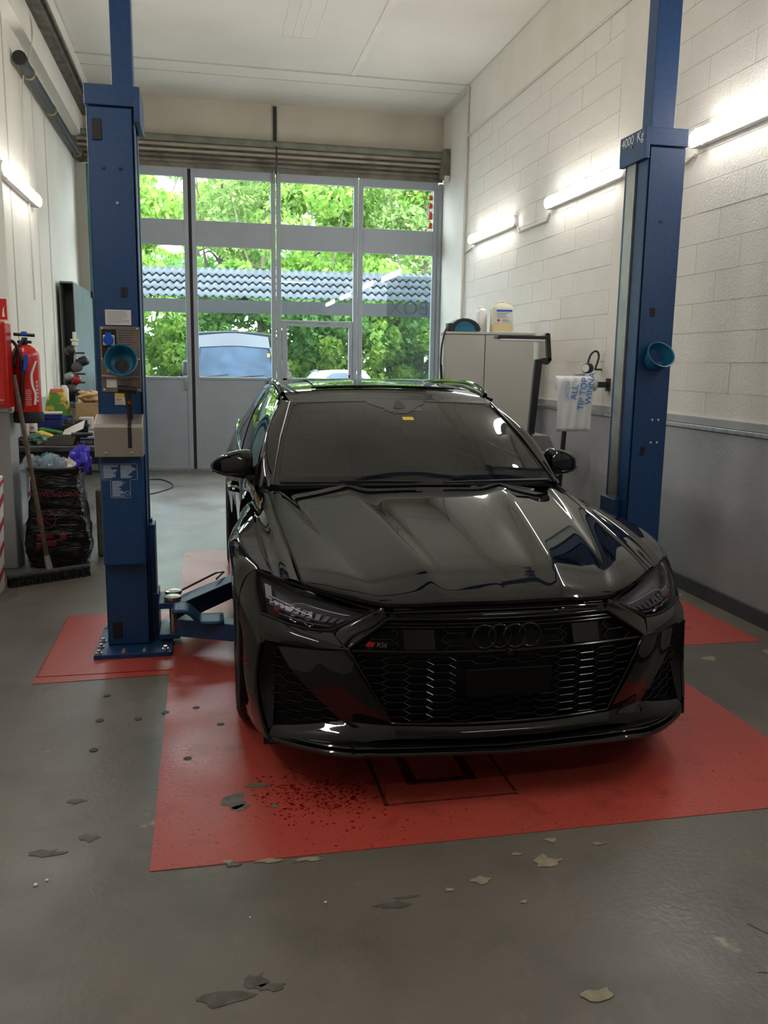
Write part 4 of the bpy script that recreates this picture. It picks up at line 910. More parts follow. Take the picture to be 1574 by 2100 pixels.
# four interlocked rings, camera, badge, blank plate
em = None
for k in range(4):
    x = (k-1.5)*.0597; b = B(); b.torus((x,gy(x,.622)-.012+(.003 if k%2 else 0),.622),.0435,.0062,(0,1,-.12),40,10); em = cpart(b,'emblem_ring','car_gloss_black',grille)
b = B(); b.lathe([(.011,0),(.011,.012),(.006,.015)],(.0,.072,.572),16,(0,-1,0)); cpart(b,'front_camera','car_gloss_black',grille)
x0_ = -.535; b = B(); b.prism([(x0_,.135,.596),(x0_+.026,.128,.596),(x0_+.034,.126,.613),(x0_+.008,.133,.613)],(0,-.004,0)); bd = cpart(b,'badge','red_gloss',grille,smooth=0)
text('badge_text','RS6',.026,axes((x0_+.037,.121,.5965),(.97,-.22,0),(.1,0,1),(0,-1,0)),'car_chrome',bd,.002)
b = B(); b.box(-.165,.165,.052,.062,.405,.513); cpart(b,'number_plate','plate_black',bump,bevel=.004,label='blank black number plate')
# side intakes
IY = lambda x,z: .372+(x-.842)*.80-(.54-z)*.12
tri = [(.842,.528),(.625,.290),(.862,.232)]
for s_ in (-1,1):
    b = B(); honey(b,tri,lambda x,z: .372+(x-.842)*.78-(.53-z)*.10,.062,.036,.72,.36,8,12,.005,.014,.010)
    if s_ < 0: b = b.mirror()
    ik = cpart(b,'intake_mesh','mesh_black',bump,smooth=0)
    b = B(); d_ = .05; b.add([(s_*p[0],p[1]+d_,p[2]) for p in ((.90,.40,.56),(.60,.18,.56),(.48,.14,.17),(.90,.34,.12))],[(0,1,2,3)]); cpart(b,'intake_backing','car_void',ik,smooth=0)
    b = B(); b.grid(coons([(s_*.842,.375,.532),(s_*.888,.37,.558)],[(s_*.866,.332,.226),(s_*.884,.33,.21)],[(s_*.842,.375,.532),(s_*.85,.40,.4),(s_*.866,.332,.226)],[(s_*.888,.37,.558),(s_*.915,.41,.38),(s_*.884,.33,.21)],5,10,(0,.02,0))); cpart(b,'air_curtain','car_void',bump)
    b = B(); b.tube(catmull([(s_*.890,.366,.560),(s_*.912,.405,.52),(s_*.925,.413,.36),(s_*.906,.358,.24),(s_*.880,.306,.168)],24),.006,6); cpart(b,'intake_edge','car_gloss_black',bump)
# splitter
def spl(z0,z1,dy,nm,m):
    f = [(0,.019),(.25,.021),(.512,.033),(.66,.10),(.80,.22),(.87,.30)]
    F_ = catmull([(x,y+dy,0) for x,y in f],26); Bk = catmull([(0,.30,0),(.5,.30,0),(.84,.36,0)],26)
    lift_ = lambda x: .016*(x/.5) if x < .5 else .016-.03*((x-.5)/.37)
    b = B(); b.grid([[(p[0],p[1],z1-.004+lift_(p[0])) for p in F_],[(p[0],p[1]-.004,(z0+z1)/2+lift_(p[0])) for p in F_],[(p[0],p[1],z0+lift_(p[0])) for p in F_],[(p[0],p[1],z0+lift_(p[0])) for p in Bk]])
    b.grid([[(p[0],p[1],z1+lift_(p[0])+.0) for p in Bk],[(p[0],p[1]+.006,z1+lift_(p[0])) for p in F_],[(p[0],p[1],z1-.004+lift_(p[0])) for p in F_]]); b.both()
    return cpart(b,nm,m,bump,smooth=35)
spl(.186,.203,0,'splitter','car_gloss_black'); spl(.207,.216,.022,'splitter_step','car_gloss_black')
b = B(); b.grid([[(x,.075+.1*x*x,.25) for x in np.linspace(-.48,.48,12)],[(x,.12+.1*x*x,.205) for x in np.linspace(-.48,.48,12)]]); cpart(b,'lower_recess','car_void',bump)
# --- cabin
b = B(); b.grid(coons([(-.70,2.05,.99),(0,1.98,1.0),(.70,2.05,.99)],[(-.76,1.66,.965),(0,1.55,.975),(.76,1.66,.965)],[(-.70,2.05,.99),(-.76,1.66,.965)],[(.70,2.05,.99),(.76,1.66,.965)],14,8,(0,0,.02))); b.box(-.72,.72,2.03,2.12,.60,.99); cpart(b,'dashboard','dash_grey',smooth=40)
b = B(); b.torus((.37,2.20,1.0),.175,.014,(0,-1,.45),36,8); b.box(.22,.52,2.19,2.22,.985,1.01); b.lathe([(.001,0),(.055,0),(.055,.03)],(.37,2.20,1.0),18,(0,-1,.45)); b.cyl((.37,2.20,1.0),(.37,2.05,.92),.03); cpart(b,'steering_wheel','seat_leather')
def seat(x,y,w):
    b = B(); b.box(x-w/2,x+w/2,y,y+.5,.42,.58); b.box(x-w/2,x+w/2,y+.45,y+.58,.5,1.10,Matrix.Translation((0,y+.5,.5))@Matrix.Rotation(R_(-14),4,'X')@Matrix.Translation((0,-y-.5,-.5))); cu = cpart(b,'seat','seat_leather',bevel=.05,seg=4)
    b = B(); b.box(x-.13,x+.13,y+.63,y+.72,1.10,1.30); cpart(b,'headrest','seat_leather',cu,bevel=.04,seg=4)
seat(-.37,2.45,.50); seat(.37,2.45,.50); seat(0,3.35,1.25)
b = B(); b.box(.02-.12,.02+.12,2.24,2.27,1.24,1.30); b.cyl((.02,2.25,1.30),(.02,2.22,1.37),.012); cpart(b,'rear_view_mirror','black_plastic',bevel=.012)
b = B(); b.box(-.86,.86,2.0,4.6,.2,.42); b.box(-.84,-.78,1.75,4.5,.4,.95); b.box(.78,.84,1.75,4.5,.4,.95); cpart(b,'cabin_floor','car_void',smooth=0)
# ---------------------------------------------------------------- right side of the room
t = thing('storage_cabinet', 'tall light grey two-door steel cabinet beside the block wall', 'cabinet', (3.30,8.37,0), R_(-12), local=True)
b = B(); b.box(-.92,0,.02,.42,.05,1.945); b.obj('body','grey_cabinet',t,smooth=0,bevel=.006)
for x0,x1 in ((-.915,-.505),(-.497,-.005)):
    b = B(); b.box(x0,x1,0,.018,.08,1.925); d = b.obj('door','grey_cabinet',t,smooth=0,bevel=.004)
    xx = x1-.03 if x0 < -.6 else x0+.03
    b = B(); b.box(xx-.012,xx+.012,-.015,0,1.0,1.12); b.obj('handle','black_plastic',d,smooth=0,bevel=.003)
b = B(); b.box(-.93,.01,-.005,.43,1.93,1.955); b.obj('top_panel','grey_cabinet',t,smooth=0,bevel=.004)
b = B(); b.box(-.90,-.02,.03,.40,0,.05); b.obj('plinth','base_dark',t,smooth=0)
# jerrycans on the cabinet
def can(x,y,z,w,d,h,rot,label,full):
    t = thing('jerrycan',label,'canister',(x,y,z),rot,local=True)
    sec = [(0,.94),(.02,1.0),(h*.80,1.0),(h*.90,.92),(h*.955,.55),(h,.36)]
    rows = []
    for zz,s in sec:
        r = []
        for k in range(33):
            a = 2*math.pi*k/32; e = .35; cx_ = math.copysign(abs(math.cos(a))**e,math.cos(a)); sy = math.copysign(abs(math.sin(a))**e,math.sin(a))
            r.append((w/2*s*cx_*(1 if zz < h*.85 else .96), d/2*s*sy, zz))
        rows.append(r)
    b = B(); b.grid(rows); b.add(rows[-1][:-1],[tuple(range(32))]); b.obj('shell','cream' if full else 'white_paint',t,smooth=50)
    if full:
        mat('amber_liquid',(.72,.58,.30),.4)
        rr_ = [[(p[0]*1.006,p[1]*1.006,q) for p in rows[1]] for q in (.02,h*.27)]
        b = B(); b.grid(rr_); b.obj('liquid_level','amber_liquid',t,smooth=50)
        b = B(); b.box(-w*.33,w*.42,-d/2-.002,-d/2+.002,h*.32,h*.78); l = b.obj('label','white_label',t,smooth=0)
        b = B(); b.box(-w*.31,w*.40,-d/2-.004,-d/2-.001,h*.70,h*.76); b.obj('label_band','socket_blue',l,smooth=0)
        b = B(); lines(b,-w*.29,w*.36,h*.48,h*.68,5,-d/2-.0025,.005,.0008); lines(b,-w*.05,w*.36,h*.35,h*.45,4,-d/2-.0025,.004,.0008); b.obj('label_print','print_grey',l,smooth=0)['kind'] = 'stuff'
        b = B(); b.prism([(-w*.21,-d/2-.0025,h*.34),(-w*.12,-d/2-.0025,h*.405),(-w*.21,-d/2-.0025,h*.47),(-w*.30,-d/2-.0025,h*.405)],(0,-.001,0)); b.obj('hazard_mark','red_print',l,smooth=0)
    b = B(); b.tube(catmull([(-w*.28,0,h*.86),(-w*.2,0,h*1.02),(w*.1,0,h*1.03),(w*.2,0,h*.92)],14),.013,8); b.obj('handle','cream' if full else 'white_paint',t)
    b = B(); b.cyl((w*.30,0,h*.90),(w*.30,0,h*1.0),.025); b.obj('screw_cap','cream' if full else 'white_paint',t)
can(3.02,8.60,1.955,.225,.16,.30,R_(-8),'translucent jerrycan with white label and amber liquid on the cabinet',True)
can(2.85,8.76,1.955,.10,.16,.255,R_(-4),'slim white canister beside the labelled jerrycan',False)
# hose reel with its black cable
t = thing('hose_reel','dark hose reel with blue drum on top of the grey cabinet','hose reel',(2.62,8.62,1.955))
b = B(); ring = [(.155*math.cos(a),.125*math.sin(a)) for a in np.linspace(0,math.pi,18)]; b.prism([(2.62+x,8.56,1.96+z) for x,z in ring],(0,.14,0)); b.obj('drum','bucket_blue',t,smooth=40)
b = B(); out = [(.165*math.cos(a),.165*math.sin(a)*.8+.0) for a in np.linspace(.1,math.pi,18)]; inn = [(.115*math.cos(a),.105*math.sin(a)) for a in np.linspace(math.pi,.1,18)]
b.prism([(2.62+x,8.55,1.96+z) for x,z in out+inn],(0,.17,0)); b.box(2.44,2.50,8.56,8.66,1.965,2.04); b.obj('casing','black_plastic',t,smooth=40,bevel=.006)
b = B(); b.tube(catmull([(2.455,8.58,2.01),(2.41,8.56,1.96),(2.375,8.56,1.80),(2.37,8.56,1.60),(2.385,8.56,1.45),(2.39,8.56,1.2),(2.40,8.57,.02)],30),.010,8); b.obj('hose','black_plastic',t)
b = B(); b.cyl((2.372,8.56,1.62),(2.383,8.56,1.47),.014,n=10); b.obj('hose_end','rubber',t)
# headlamp tester on a mast
t = thing('headlamp_tester','black headlamp tester with flat lamp bar on a mast beside the cabinet','tester',(3.0,7.6,0))
b = B(); b.prism([(2.955,7.57,.85),(3.015,7.57,.85),(3.075,7.57,1.68),(3.005,7.57,1.68)],(0,.05,0)); b.prism([(2.93,7.57,.03),(2.99,7.57,.03),(3.015,7.57,.85),(2.955,7.57,.85)],(0,.05,0)); b.obj('mast','black_plastic',t,smooth=0,bevel=.006)
b = B(); b.prism([(3.005,7.565,1.68),(3.085,7.565,1.645),(3.125,7.565,1.635),(3.155,7.565,1.665),(3.155,7.565,1.70),(3.085,7.565,1.70)],(0,.06,0)); b.prism([(3.125,7.565,1.66),(3.162,7.565,1.675),(3.135,7.565,1.92),(3.10,7.565,1.925)],(0,.05,0)); b.prism([(3.06,7.565,1.868),(3.10,7.565,1.925),(3.12,7.565,1.925),(3.115,7.565,1.895),(3.07,7.565,1.855)],(0,.05,0)); b.obj('bracket_arm','black_plastic',t,smooth=0,bevel=.004)
b = B(); b.box(2.60,3.075,7.48,7.60,1.862,1.895); hb = b.obj('lamp_bar','black_plastic',t,smooth=0,bevel=.006)
b = B(); b.box(2.625,3.05,7.479,7.59,1.845,1.862); b.obj('lamp_window','white_label',hb,smooth=0,bevel=.003)
b = B(); b.prism([(2.90,7.45,.84),(3.20,7.45,.84),(3.12,7.45,.99),(2.97,7.45,.99)],(0,.3,0)); b.obj('optic_box','print_grey',t,smooth=0,bevel=.006)
b = B(); b.box(2.85,2.95,7.43,7.52,.90,1.02); b.obj('viewfinder','black_plastic',t,smooth=0,bevel=.01)
b = B(); b.box(2.75,3.25,7.40,7.80,.03,.09); b.obj('foot','black_plastic',t,smooth=0,bevel=.01)
for x,y in ((2.8,7.45),(3.2,7.45),(2.8,7.75),(3.2,7.75)): b = B(); b.cyl((x-.02,y,.03),(x+.02,y,.03),.03); b.obj('castor','rubber',t)
# roll of printed seat covers on a wall bracket
t = thing('seat_cover_roll','roll of white plastic seat covers with blue lettering on wall bracket','roll',(3.2,7.0,1.05))
b = B(); b.cyl((2.985,7.0,1.475),(3.335,7.0,1.475),.062,n=24); b.obj('roll','clear_plastic',t,smooth=40)
b = B(); b.cyl((2.99,7.0,1.475),(3.33,7.0,1.475),.058,n=24); b.obj('rolled_film','white_paint',t,smooth=40)
hang = catmull([(6.985,1.541),(6.945,1.528),(6.928,1.49),(6.925,1.40),(6.922,1.25),(6.925,1.07)],26)
rows = []
for k,(y,z) in enumerate(hang):
    w = 1-.06*max(0,(k-6)/20); rows.append([(3.135+(x-3.135)*w*(1+0*x), y+.006*math.sin(x*70+k*.25)*min(1,k/10)-.004*math.sin(x*31), z) for x in np.linspace(2.955,3.285,30)])
mat('film_white',(.78,.79,.80),.35,bump=(14,.25))
b = B(); b.grid(rows); sh = b.obj('hanging_sheet','film_white',t,smooth=60,solid=.003)
mat('blue_print',(.03,.22,.62),.4)
def vtext(s,size,x,z): text('lettering',s,size,axes((x,6.908,z),(.10,0,1),(-1,0,.10),(0,-1,0)),'blue_print',sh,.001)
vtext('WINNA',.078,3.262,1.30); vtext('TIP TOP',.078,3.195,1.25); vtext('ALL',.078,3.128,1.34)
b = B(); b.tube(catmull([(3.035,6.909,1.33),(3.025,6.909,1.42),(3.04,6.909,1.50),(3.06,6.909,1.44),(3.05,6.909,1.38),(3.06,6.909,1.34)],24),.0018,4); b.tube(catmull([(3.045,6.909,1.36),(3.04,6.909,1.45),(3.06,6.909,1.50)],14),.0018,4); b.obj('drawn_motif','blue_print',sh)
b = B(); b.cyl((3.30,7.0,1.475),(3.36,7.0,1.475),.022); b.box(3.345,3.46,6.985,7.015,1.445,1.495); b.box(3.45,3.468,6.97,7.03,1.415,1.525); b.lathe([(.03,0),(.03,.02),(.02,.03)],(3.325,7.0,1.475),6,(1,0,0)); b.obj('bracket','black_iron',t,smooth=30)
# tyre pressure gauge hooked on the wall above the roll
t = thing('pressure_gauge','black tyre pressure gauge with loop hose on the wall above the roll','gauge',(3.36,7.15,1.55))
b = B(); b.lathe([(.03,0),(.045,.005),(.045,.06),(.035,.075)],(3.33,7.12,1.61),20,(-.75,-.66,0)); b.obj('case','black_plastic',t)
b = B(); b.lathe([(.001,.076),(.034,.0765),(.034,.078)],(3.33,7.12,1.61),20,(-.75,-.66,0)); b.obj('dial','white_label',t)
b = B(); b.tube(catmull([(3.30,7.10,1.64),(3.34,7.12,1.73),(3.40,7.14,1.76),(3.43,7.15,1.71),(3.40,7.15,1.60)],20),.009,8); b.obj('hose','black_plastic',t)
b = B(); b.box(3.19,3.28,7.08,7.12,1.545,1.565); b.obj('trigger','galvanised',t,bevel=.005)
b = B(); b.cyl((3.40,7.16,1.60),(3.468,7.16,1.60),.008); b.obj('hook','black_iron',t)
t = thing('floor_stand','slim black pole on a small round foot under the plastic roll','stand',(3.14,7.25,0))
b = B(); b.cyl((3.14,7.25,.02),(3.185,7.25,1.12),.022,n=12); b.obj('pole','black_iron',t)
b = B(); b.lathe([(.14,0),(.14,.012),(.03,.03)],(3.14,7.25,0),24); b.obj('foot','black_iron',t)
b = B(); b.tube(catmull([(-.79,12.0,.008),(-.62,12.0,.008),(-.46,11.6,.008),(-.44,11.2,.008),(-.6,10.8,.008),(-.75,10.6,.008)],30),.008,6); solo(b,'floor_cable','black_plastic','thin black cable lying on the floor before the doors','cable')

# ---------------------------------------------------------------- left side of the room
t = thing('hose_cabinet','red fire cabinet hung on the grey pier','fire cabinet',(-1.6,6.82,1.26))
b = B(); b.box(-1.665,-1.405,6.74,6.94,1.262,1.885); b.obj('body','red_gloss',t,smooth=0,bevel=.012)
b = B(); b.box(-1.65,-1.425,6.728,6.742,1.28,1.87); d = b.obj('door','red_gloss',t,smooth=0,bevel=.006)
b = B(); b.box(-1.52,-1.44,6.72,6.728,1.315,1.325); b.obj('latch','bolt_steel',d,smooth=0)
t = thing('fire_sign','red fire sign with white pictogram above the red cabinet','sign',(-1.6,6.94,1.9))
b = B(); b.box(-1.60,-1.41,6.915,6.925,1.895,2.065); b.obj('border','white_paint',t,smooth=0)
b = B(); b.box(-1.59,-1.42,6.912,6.916,1.905,2.055); b.obj('field','red_gloss',t,smooth=0)
b = B(); b.box(-1.50,-1.475,6.909,6.9125,1.92,1.99); b.box(-1.497,-1.478,6.909,6.9125,1.995,2.03); b.prism([(-1.455,6.911,1.925),(-1.435,6.911,1.925),(-1.44,6.911,1.97),(-1.435,6.911,2.0),(-1.447,6.911,1.98)],(0,-.002,0)); b.obj('pictogram','white_paint',t,smooth=0)
# fire extinguisher
t = thing('fire_extinguisher','red fire extinguisher with black hose hung beside the red cabinet','extinguisher',(-1.335,7.03,1.135))
ex,ey,ez = -1.335,7.05,1.135
b = B(); b.lathe([(.10,.07),(.10,.50),(.096,.53),(.082,.56),(.05,.585),(.03,.59)],(ex,ey,ez),32); b.obj('cylinder','red_gloss',t,smooth=50)
b = B(); b.lathe([(.108,0),(.11,.01),(.11,.075),(.103,.085)],(ex,ey,ez),32); b.obj('skirt','rubber',t,smooth=50)
b = B(); b.cyl((ex,ey,ez+.58),(ex,ey,ez+.645),.022); b.box(ex-.05,ex+.05,ey-.02,ey+.02,ez+.60,ez+.622); b.obj('valve','black_plastic',t,bevel=.004)
b = B(); b.cyl((ex-.075,ey,ez+.668),(ex+.075,ey,ez+.662),.013,n=10); b.obj('grip','black_plastic',t)
b = B(); b.box(ex-.02,ex+.02,ey-.02,ey+.02,ez+.655,ez+.69); b.obj('grip_cap','socket_blue',t,bevel=.006)
hp = catmull([(ex,ey-.025,ez+.635),(ex-.04,ey-.07,ez+.56),(ex-.06,ey-.10,ez+.46),(ex-.075,ey-.10,ez+.425),(ex-.103,ey-.09,ez+.48),(ex-.10,ey-.09,ez+.57),(ex-.07,ey-.10,ez+.615),(ex-.03,ey-.115,ez+.56),(ex-.005,ey-.125,ez+.47)],50)
b = B(); b.tube(hp,.012,8); b.obj('hose','black_plastic',t)
b = B(); b.cyl((ex-.005,ey-.125,ez+.475),(ex-.012,ey-.122,ez+.35),.019,.016); b.cyl((ex-.012,ey-.122,ez+.35),(ex-.03,ey-.118,ez+.10),.014,.011); b.obj('nozzle','black_plastic',t)
b = B(); b.box(ex+.012,ex+.04,ey-.15,ey-.135,ez+.40,ez+.525,Matrix.Translation((ex,ey,ez+.46))@Matrix.Rotation(R_(8),4,'Y')@Matrix.Translation((-ex,-ey,-ez-.46))); b.obj('nozzle_lever','socket_blue',t,bevel=.004)
def cylpatch(pts,rad,wid):
    """strip of label lying on the cylinder, pts=(angle,height)"""
    rows = []
    for a,h in pts: rows.append([(ex+rad*math.sin(a+w),ey-rad*math.cos(a+w),ez+h) for w in (-wid,0,wid)])
    bb = B(); bb.grid(rows); return bb
sw = catmull([(1.0,.47,0),(.75,.42,0),(.55,.36,0),(.60,.28,0),(.78,.22,0),(.70,.14,0)],20)
cylpatch([(p[0],p[1]) for p in sw],.1015,.09).obj('label_swoosh','white_paint',t,smooth=60)
b = B()
for k in range(6): b.v and None; q = cylpatch([(.95,.32-k*.028),(.95,.30-k*.028)],.1015,.12); b.add(q.v,q.f)
for k in range(9): q = cylpatch([(.25,.255-k*.014),(.25,.248-k*.014)],.1015,.18+.02*(k%3)); b.add(q.v,q.f)
q = cylpatch([(.5,.505),(.5,.500)],.0995,.45); b.add(q.v,q.f)
mat('print_rose',(.72,.35,.34),.5); b.obj('label_print','print_rose',t,smooth=60)
# striped box at the foot of the pier
t = thing('striped_box','white box with red diagonal stripes standing before the pier','box',(-1.65,6.1,0))
P0 = [(-2.0,5.95),(-1.40,5.95),(-1.40,6.35),(-2.0,6.35)]
b = B(); b.prism([(-1.66,5.95,0),(-1.42,5.95,0),(-1.385,5.95,.82),(-1.66,5.95,.82)],(0,.36,0)); b.obj('carton','box_white',t,smooth=0,bevel=.006)
def stripes(b, n, s):
    for k in range(n):
        z = -.2+k*.17
        q = [(-1.655,z),(-1.655,z+.05),(-1.41,z+s*.30+.05),(-1.41,z+s*.30)]
        def cl(z_): return min(max(z_,.012),.80)
        if s > 0: pts = [(x,5.946,cl(zz)) for x,zz in q]
        else: pts = [(x,5.946,cl(zz)) for x,zz in ((-1.655,z+.30),(-1.655,z+.35),(-1.41,z+.05),(-1.41,z))]
        if max(p[2] for p in pts)-min(p[2] for p in pts) > .03: b.prism(pts,(0,-.0015,0))
mat('stripe_red',(.42,.03,.035),.5)
b = B(); stripes(b,7,1); stripes(b,7,-1); each(b,'stripe','stripe_red',t,smooth=0)
b = B()
for k in range(5):
    z = .02+k*.17; b.prism([(-1.415+.041*z/.8,5.96,z),(-1.415+.041*z/.8,6.29,min(z+.13,.79)),(-1.415+.041*z/.8,6.29,min(z+.17,.80)),(-1.415+.041*z/.8,5.96,z+.05)],(.004,0,0))
each(b,'side_stripe','stripe_red',t,smooth=0)
# broom
t = thing('broom','wide floor broom with wooden handle leaning by the rubbish bag','broom',(-1.15,6.55,0))
b = B(); d = Vector((.53,.30,0)).normalized(); M_ = Matrix.Translation((-1.15,6.52,0))@Matrix.Rotation(math.atan2(d.y,d.x),4,'Z')
b.box(-.30,.30,-.035,.035,.055,.085,M_); b.obj('head','dirt_brown',t,smooth=0,bevel=.012)
b = B(); r5 = random.Random(3)
for k in range(260):
    x = -.29+.58*(k%65)/64; y = -.03+.02*(k//65); dx = r5.uniform(-.012,.012); b.add([M_@Vector(p) for p in ((x-.003,y,.06),(x+.003,y,.06),(x+dx+.004,y*1.5,.0),(x+dx-.004,y*1.5,.0),(x,y+.004,.06),(x+dx,y*1.5+.005,0))],[(0,1,2,3),(1,4,5,2),(4,0,3,5)])
o_ = b.obj('bristles','rubber',t,smooth=0); o_['kind'] = 'stuff'
b = B(); b.cyl((-1.16,6.56,.08),(-1.375,6.80,1.50),.017,.015,n=12); b.obj('handle','wood_dark',t)
b = B(); b.cyl((-1.155,6.555,.07),(-1.175,6.575,.18),.026,.02,n=12); b.obj('ferrule','galvanised',t)
# black rubbish sack on its stand, packed with wrappings
t = thing('rubbish_sack','black rubbish sack with red print in front of the workbench','rubbish sack',(-1.16,7.06,0))
rows = []; rs = np.random.default_rng(5)
for i,z in enumerate(np.linspace(.015,.785,70)):
    r = []
    for k in range(90):
        a = 2*math.pi*k/89; e = .42
        w = .215+.03*math.sin(z*5+1)-.05*(1-min(1,z/.12)); dp = .18-.03*(1-min(1,z/.12))
        wr_ = .006*math.sin(5*a+9*z+2*math.sin(5*z))+.003*math.sin(46*z+3*a)+.003*math.sin(11*a-31*z)+.002*math.sin(80*z+5*a)
        s = 1 if z < .74 else 1+.10*(z-.74)/.045
        r.append((-1.155+(w*s+wr_)*math.copysign(abs(math.cos(a))**e,math.cos(a))+.03*(.4-z)*0, 7.08+(dp*s+wr_)*math.copysign(abs(math.sin(a))**e,math.sin(a)), z))
    rows.append(r)
m_ = mat('bag_black',(.006,.006,.007),.28,bump=(5.5,1.0)); nt_ = m_.node_tree
mp_ = nt_.nodes.new('ShaderNodeMapping'); mp_.inputs['Scale'].default_value = (1.0,1.0,4.5); mp_.inputs['Rotation'].default_value = (0,R_(18),0)
n_ = [n for n in nt_.nodes if n.type == 'TEX_NOISE'][0]; tc_ = [n for n in nt_.nodes if n.type == 'TEX_COORD'][0]; n_.inputs['Detail'].default_value = 2; n_.inputs['Distortion'].default_value = 1.2
nt_.links.new(tc_.outputs['Object'],mp_.inputs[0]); nt_.links.new(mp_.outputs[0],n_.inputs['Vector'])
b = B(); b.grid(rows); b.add(rows[0][:-1],[tuple(range(88,-1,-1))]); b.obj('sack','bag_black',t,smooth=60)
mat('bag_red',(.20,.018,.025),.4)
text('sack_print','POWER ZONE',.058,FRONT(-1.345,6.884,.575),'bag_red',t,.006)
b = B(); b.torus((-1.215,6.866,.40),.068,.005,(0,1,0),30,6); b.tube([(-1.24,6.86,.45),(-1.24,6.86,.35)],.005,5); b.tube([(-1.18,6.86,.44),(-1.235,6.86,.40),(-1.18,6.86,.355)],.005,5); b.obj('sack_logo','bag_red',t)
b = B()
for x,z,w in ((-1.29,.24,.05),(-1.225,.25,.06),(-1.215,.19,.07),(-1.12,.24,.05),(-1.30,.175,.04)): b.box(x,x+w,6.856,6.868,z,z+.045)
b.obj('sack_marks','bag_red',t,smooth=0,bevel=.006)
b = B(); b.torus((-1.155,7.08,.785),.225,.012,(0,0,1),40,8); b.xf(Matrix.Translation((0,7.08,0))@Matrix.Diagonal((1,.86,1,1))@Matrix.Translation((0,-7.08,0))); b.obj('rim','black_plastic',t)
def crumple(name,c,r,m,label,cat,sd,group=None,sx=1,sy=1,sz=1):
    rs = np.random.default_rng(sd); ph = rs.uniform(0,6.28,12); n,k2 = 14,18; rows = []
    for i in range(n+1):
        th = math.pi*i/n; row = []
        for k in range(k2+1):
            a = 2*math.pi*k/k2
            d = 1+.20*math.sin(3*a+4*th+ph[0])+.16*math.sin(5*a-3*th+ph[1])*math.sin(th)+.12*math.sin(7*th+2*a+ph[2])+.08*math.sin(9*a+ph[3])*math.sin(2*th)
            row.append((c[0]+sx*r*d*math.sin(th)*math.cos(a),c[1]+sy*r*d*math.sin(th)*math.sin(a),c[2]+sz*r*d*math.cos(th)))
        rows.append(row)
    b = B(); b.grid(rows); return solo(b,name,m,label,cat,group,smooth=25)
mat('purple_bag',(.07,.05,.60),.3); mat('teal_bag',(.03,.22,.26),.35)
crumple('plastic_wrap',(-1.33,7.02,.80),.075,'clear_plastic','crumpled clear plastic wrap at the pier side of the sack','packaging',1)
crumple('plastic_wrap',(-1.17,7.0,.805),.075,'clear_plastic','crumpled clear plastic wrap in the middle of the sack top','packaging',2,sx=1.3)
crumple('teal_bag',(-1.22,7.10,.81),.07,'teal_bag','teal plastic bag stuffed into the rubbish sack','packaging',3,sx=1.3)
crumple('white_wrapper',(-1.03,7.0,.80),.06,'box_white','white wrapper in the rubbish sack beside the purple bag','packaging',4)
crumple('purple_bag',(-.965,7.02,.855),.075,'purple_bag','blue and purple plastic bag on top of the sack','packaging',5,sz=1.2)
# blue dustpan head and timber behind the sack
b = B(); b.prism([(-1.44,7.25,0),(-1.30,7.25,0),(-1.36,7.28,.42),(-1.42,7.28,.48)],(0,.03,0)); mat('deep_blue_board',(.01,.09,.19),.5); solo(b,'blue_board','deep_blue_board','blue board leaning between pier and rubbish sack','board',smooth=0,bevel=.004)
b = B(); b.box(-.90,-.80,7.3,7.4,0,.56); mat('old_timber',(.22,.19,.13),.7,noise=(12,(.15,.13,.09),.4,.6)); solo(b,'timber_post','old_timber','weathered timber offcut standing beside the rubbish sack','timber',smooth=0,bevel=.012)
# workbench with its clutter
t = thing('workbench','dark steel workbench behind the rubbish sack','workbench',(-1.2,8.0,0))
b = B(); b.box(-1.66,-.74,7.42,8.75,.865,.91); b.obj('worktop','bench_metal',t,smooth=0,bevel=.006)
b = B(); b.box(-1.64,-.76,7.46,7.49,.76,.865); b.obj('apron','black_iron',t,smooth=0)
for x,y in ((-1.62,7.47),(-.80,7.47),(-1.62,8.68),(-.80,8.68)): b = B(); b.box(x-.025,x+.025,y-.025,y+.025,0,.865); b.obj('leg','black_iron',t,smooth=0)
BZ = .91
t = thing('hand_dustpan','dark brown dustpan lying on the front of the workbench','dustpan',(-1.15,7.58,BZ))
mat('pan_brown',(.022,.017,.013),.5); b = B(); b.prism([(-1.32,7.46,BZ+.004),(-1.08,7.46,BZ+.004),(-1.06,7.53,BZ+.085),(-1.24,7.53,BZ+.085)],(0,.012,.004)); b.prism([(-1.24,7.535,BZ+.002),(-1.06,7.535,BZ+.002),(-1.06,7.535,BZ+.09),(-1.24,7.535,BZ+.09)],(0,.012,0)); b.obj('pan','pan_brown',t,smooth=0,bevel=.005)
b = B(); b.tube([(-1.10,7.54,BZ+.085),(-1.0,7.55,BZ+.088),(-.93,7.55,BZ+.092)],[.022,.018,.014],8); b.obj('handle','pan_brown',t)
def carton(name,x0,x1,y0,y1,z0,z1,m,label,rot=0,cat='box',group=None,top=None,lid=None):
    t = thing(name,label,cat,((x0+x1)/2,(y0+y1)/2,z0),rot,group,local=True); w,d,h = (x1-x0)/2,(y1-y0)/2,z1-z0
    b = B(); b.box(-w,w,-d,d,0,h); b.obj('carton',m,t,smooth=0,bevel=.003)
    if lid: b = B(); b.box(-w*1.01,w*1.01,-d*1.01,d*1.01,h*.8,h+.004); b.obj('lid',lid,t,smooth=0,bevel=.002)
    return t
mat('gold_print',(.70,.48,.10),.4)
t = carton('part_box',-1.045,-.80,7.58,7.69,BZ,BZ+.052,'box_blue','flat navy part box with gold lettering at the bench edge')
text('lettering','MEYLE-HD',.034,FRONT(-.115,-.0565,.012),'gold_print',t)
carton('part_box',-1.01,-.80,7.70,7.86,BZ,BZ+.045,'box_white','flat white box behind the navy part box')
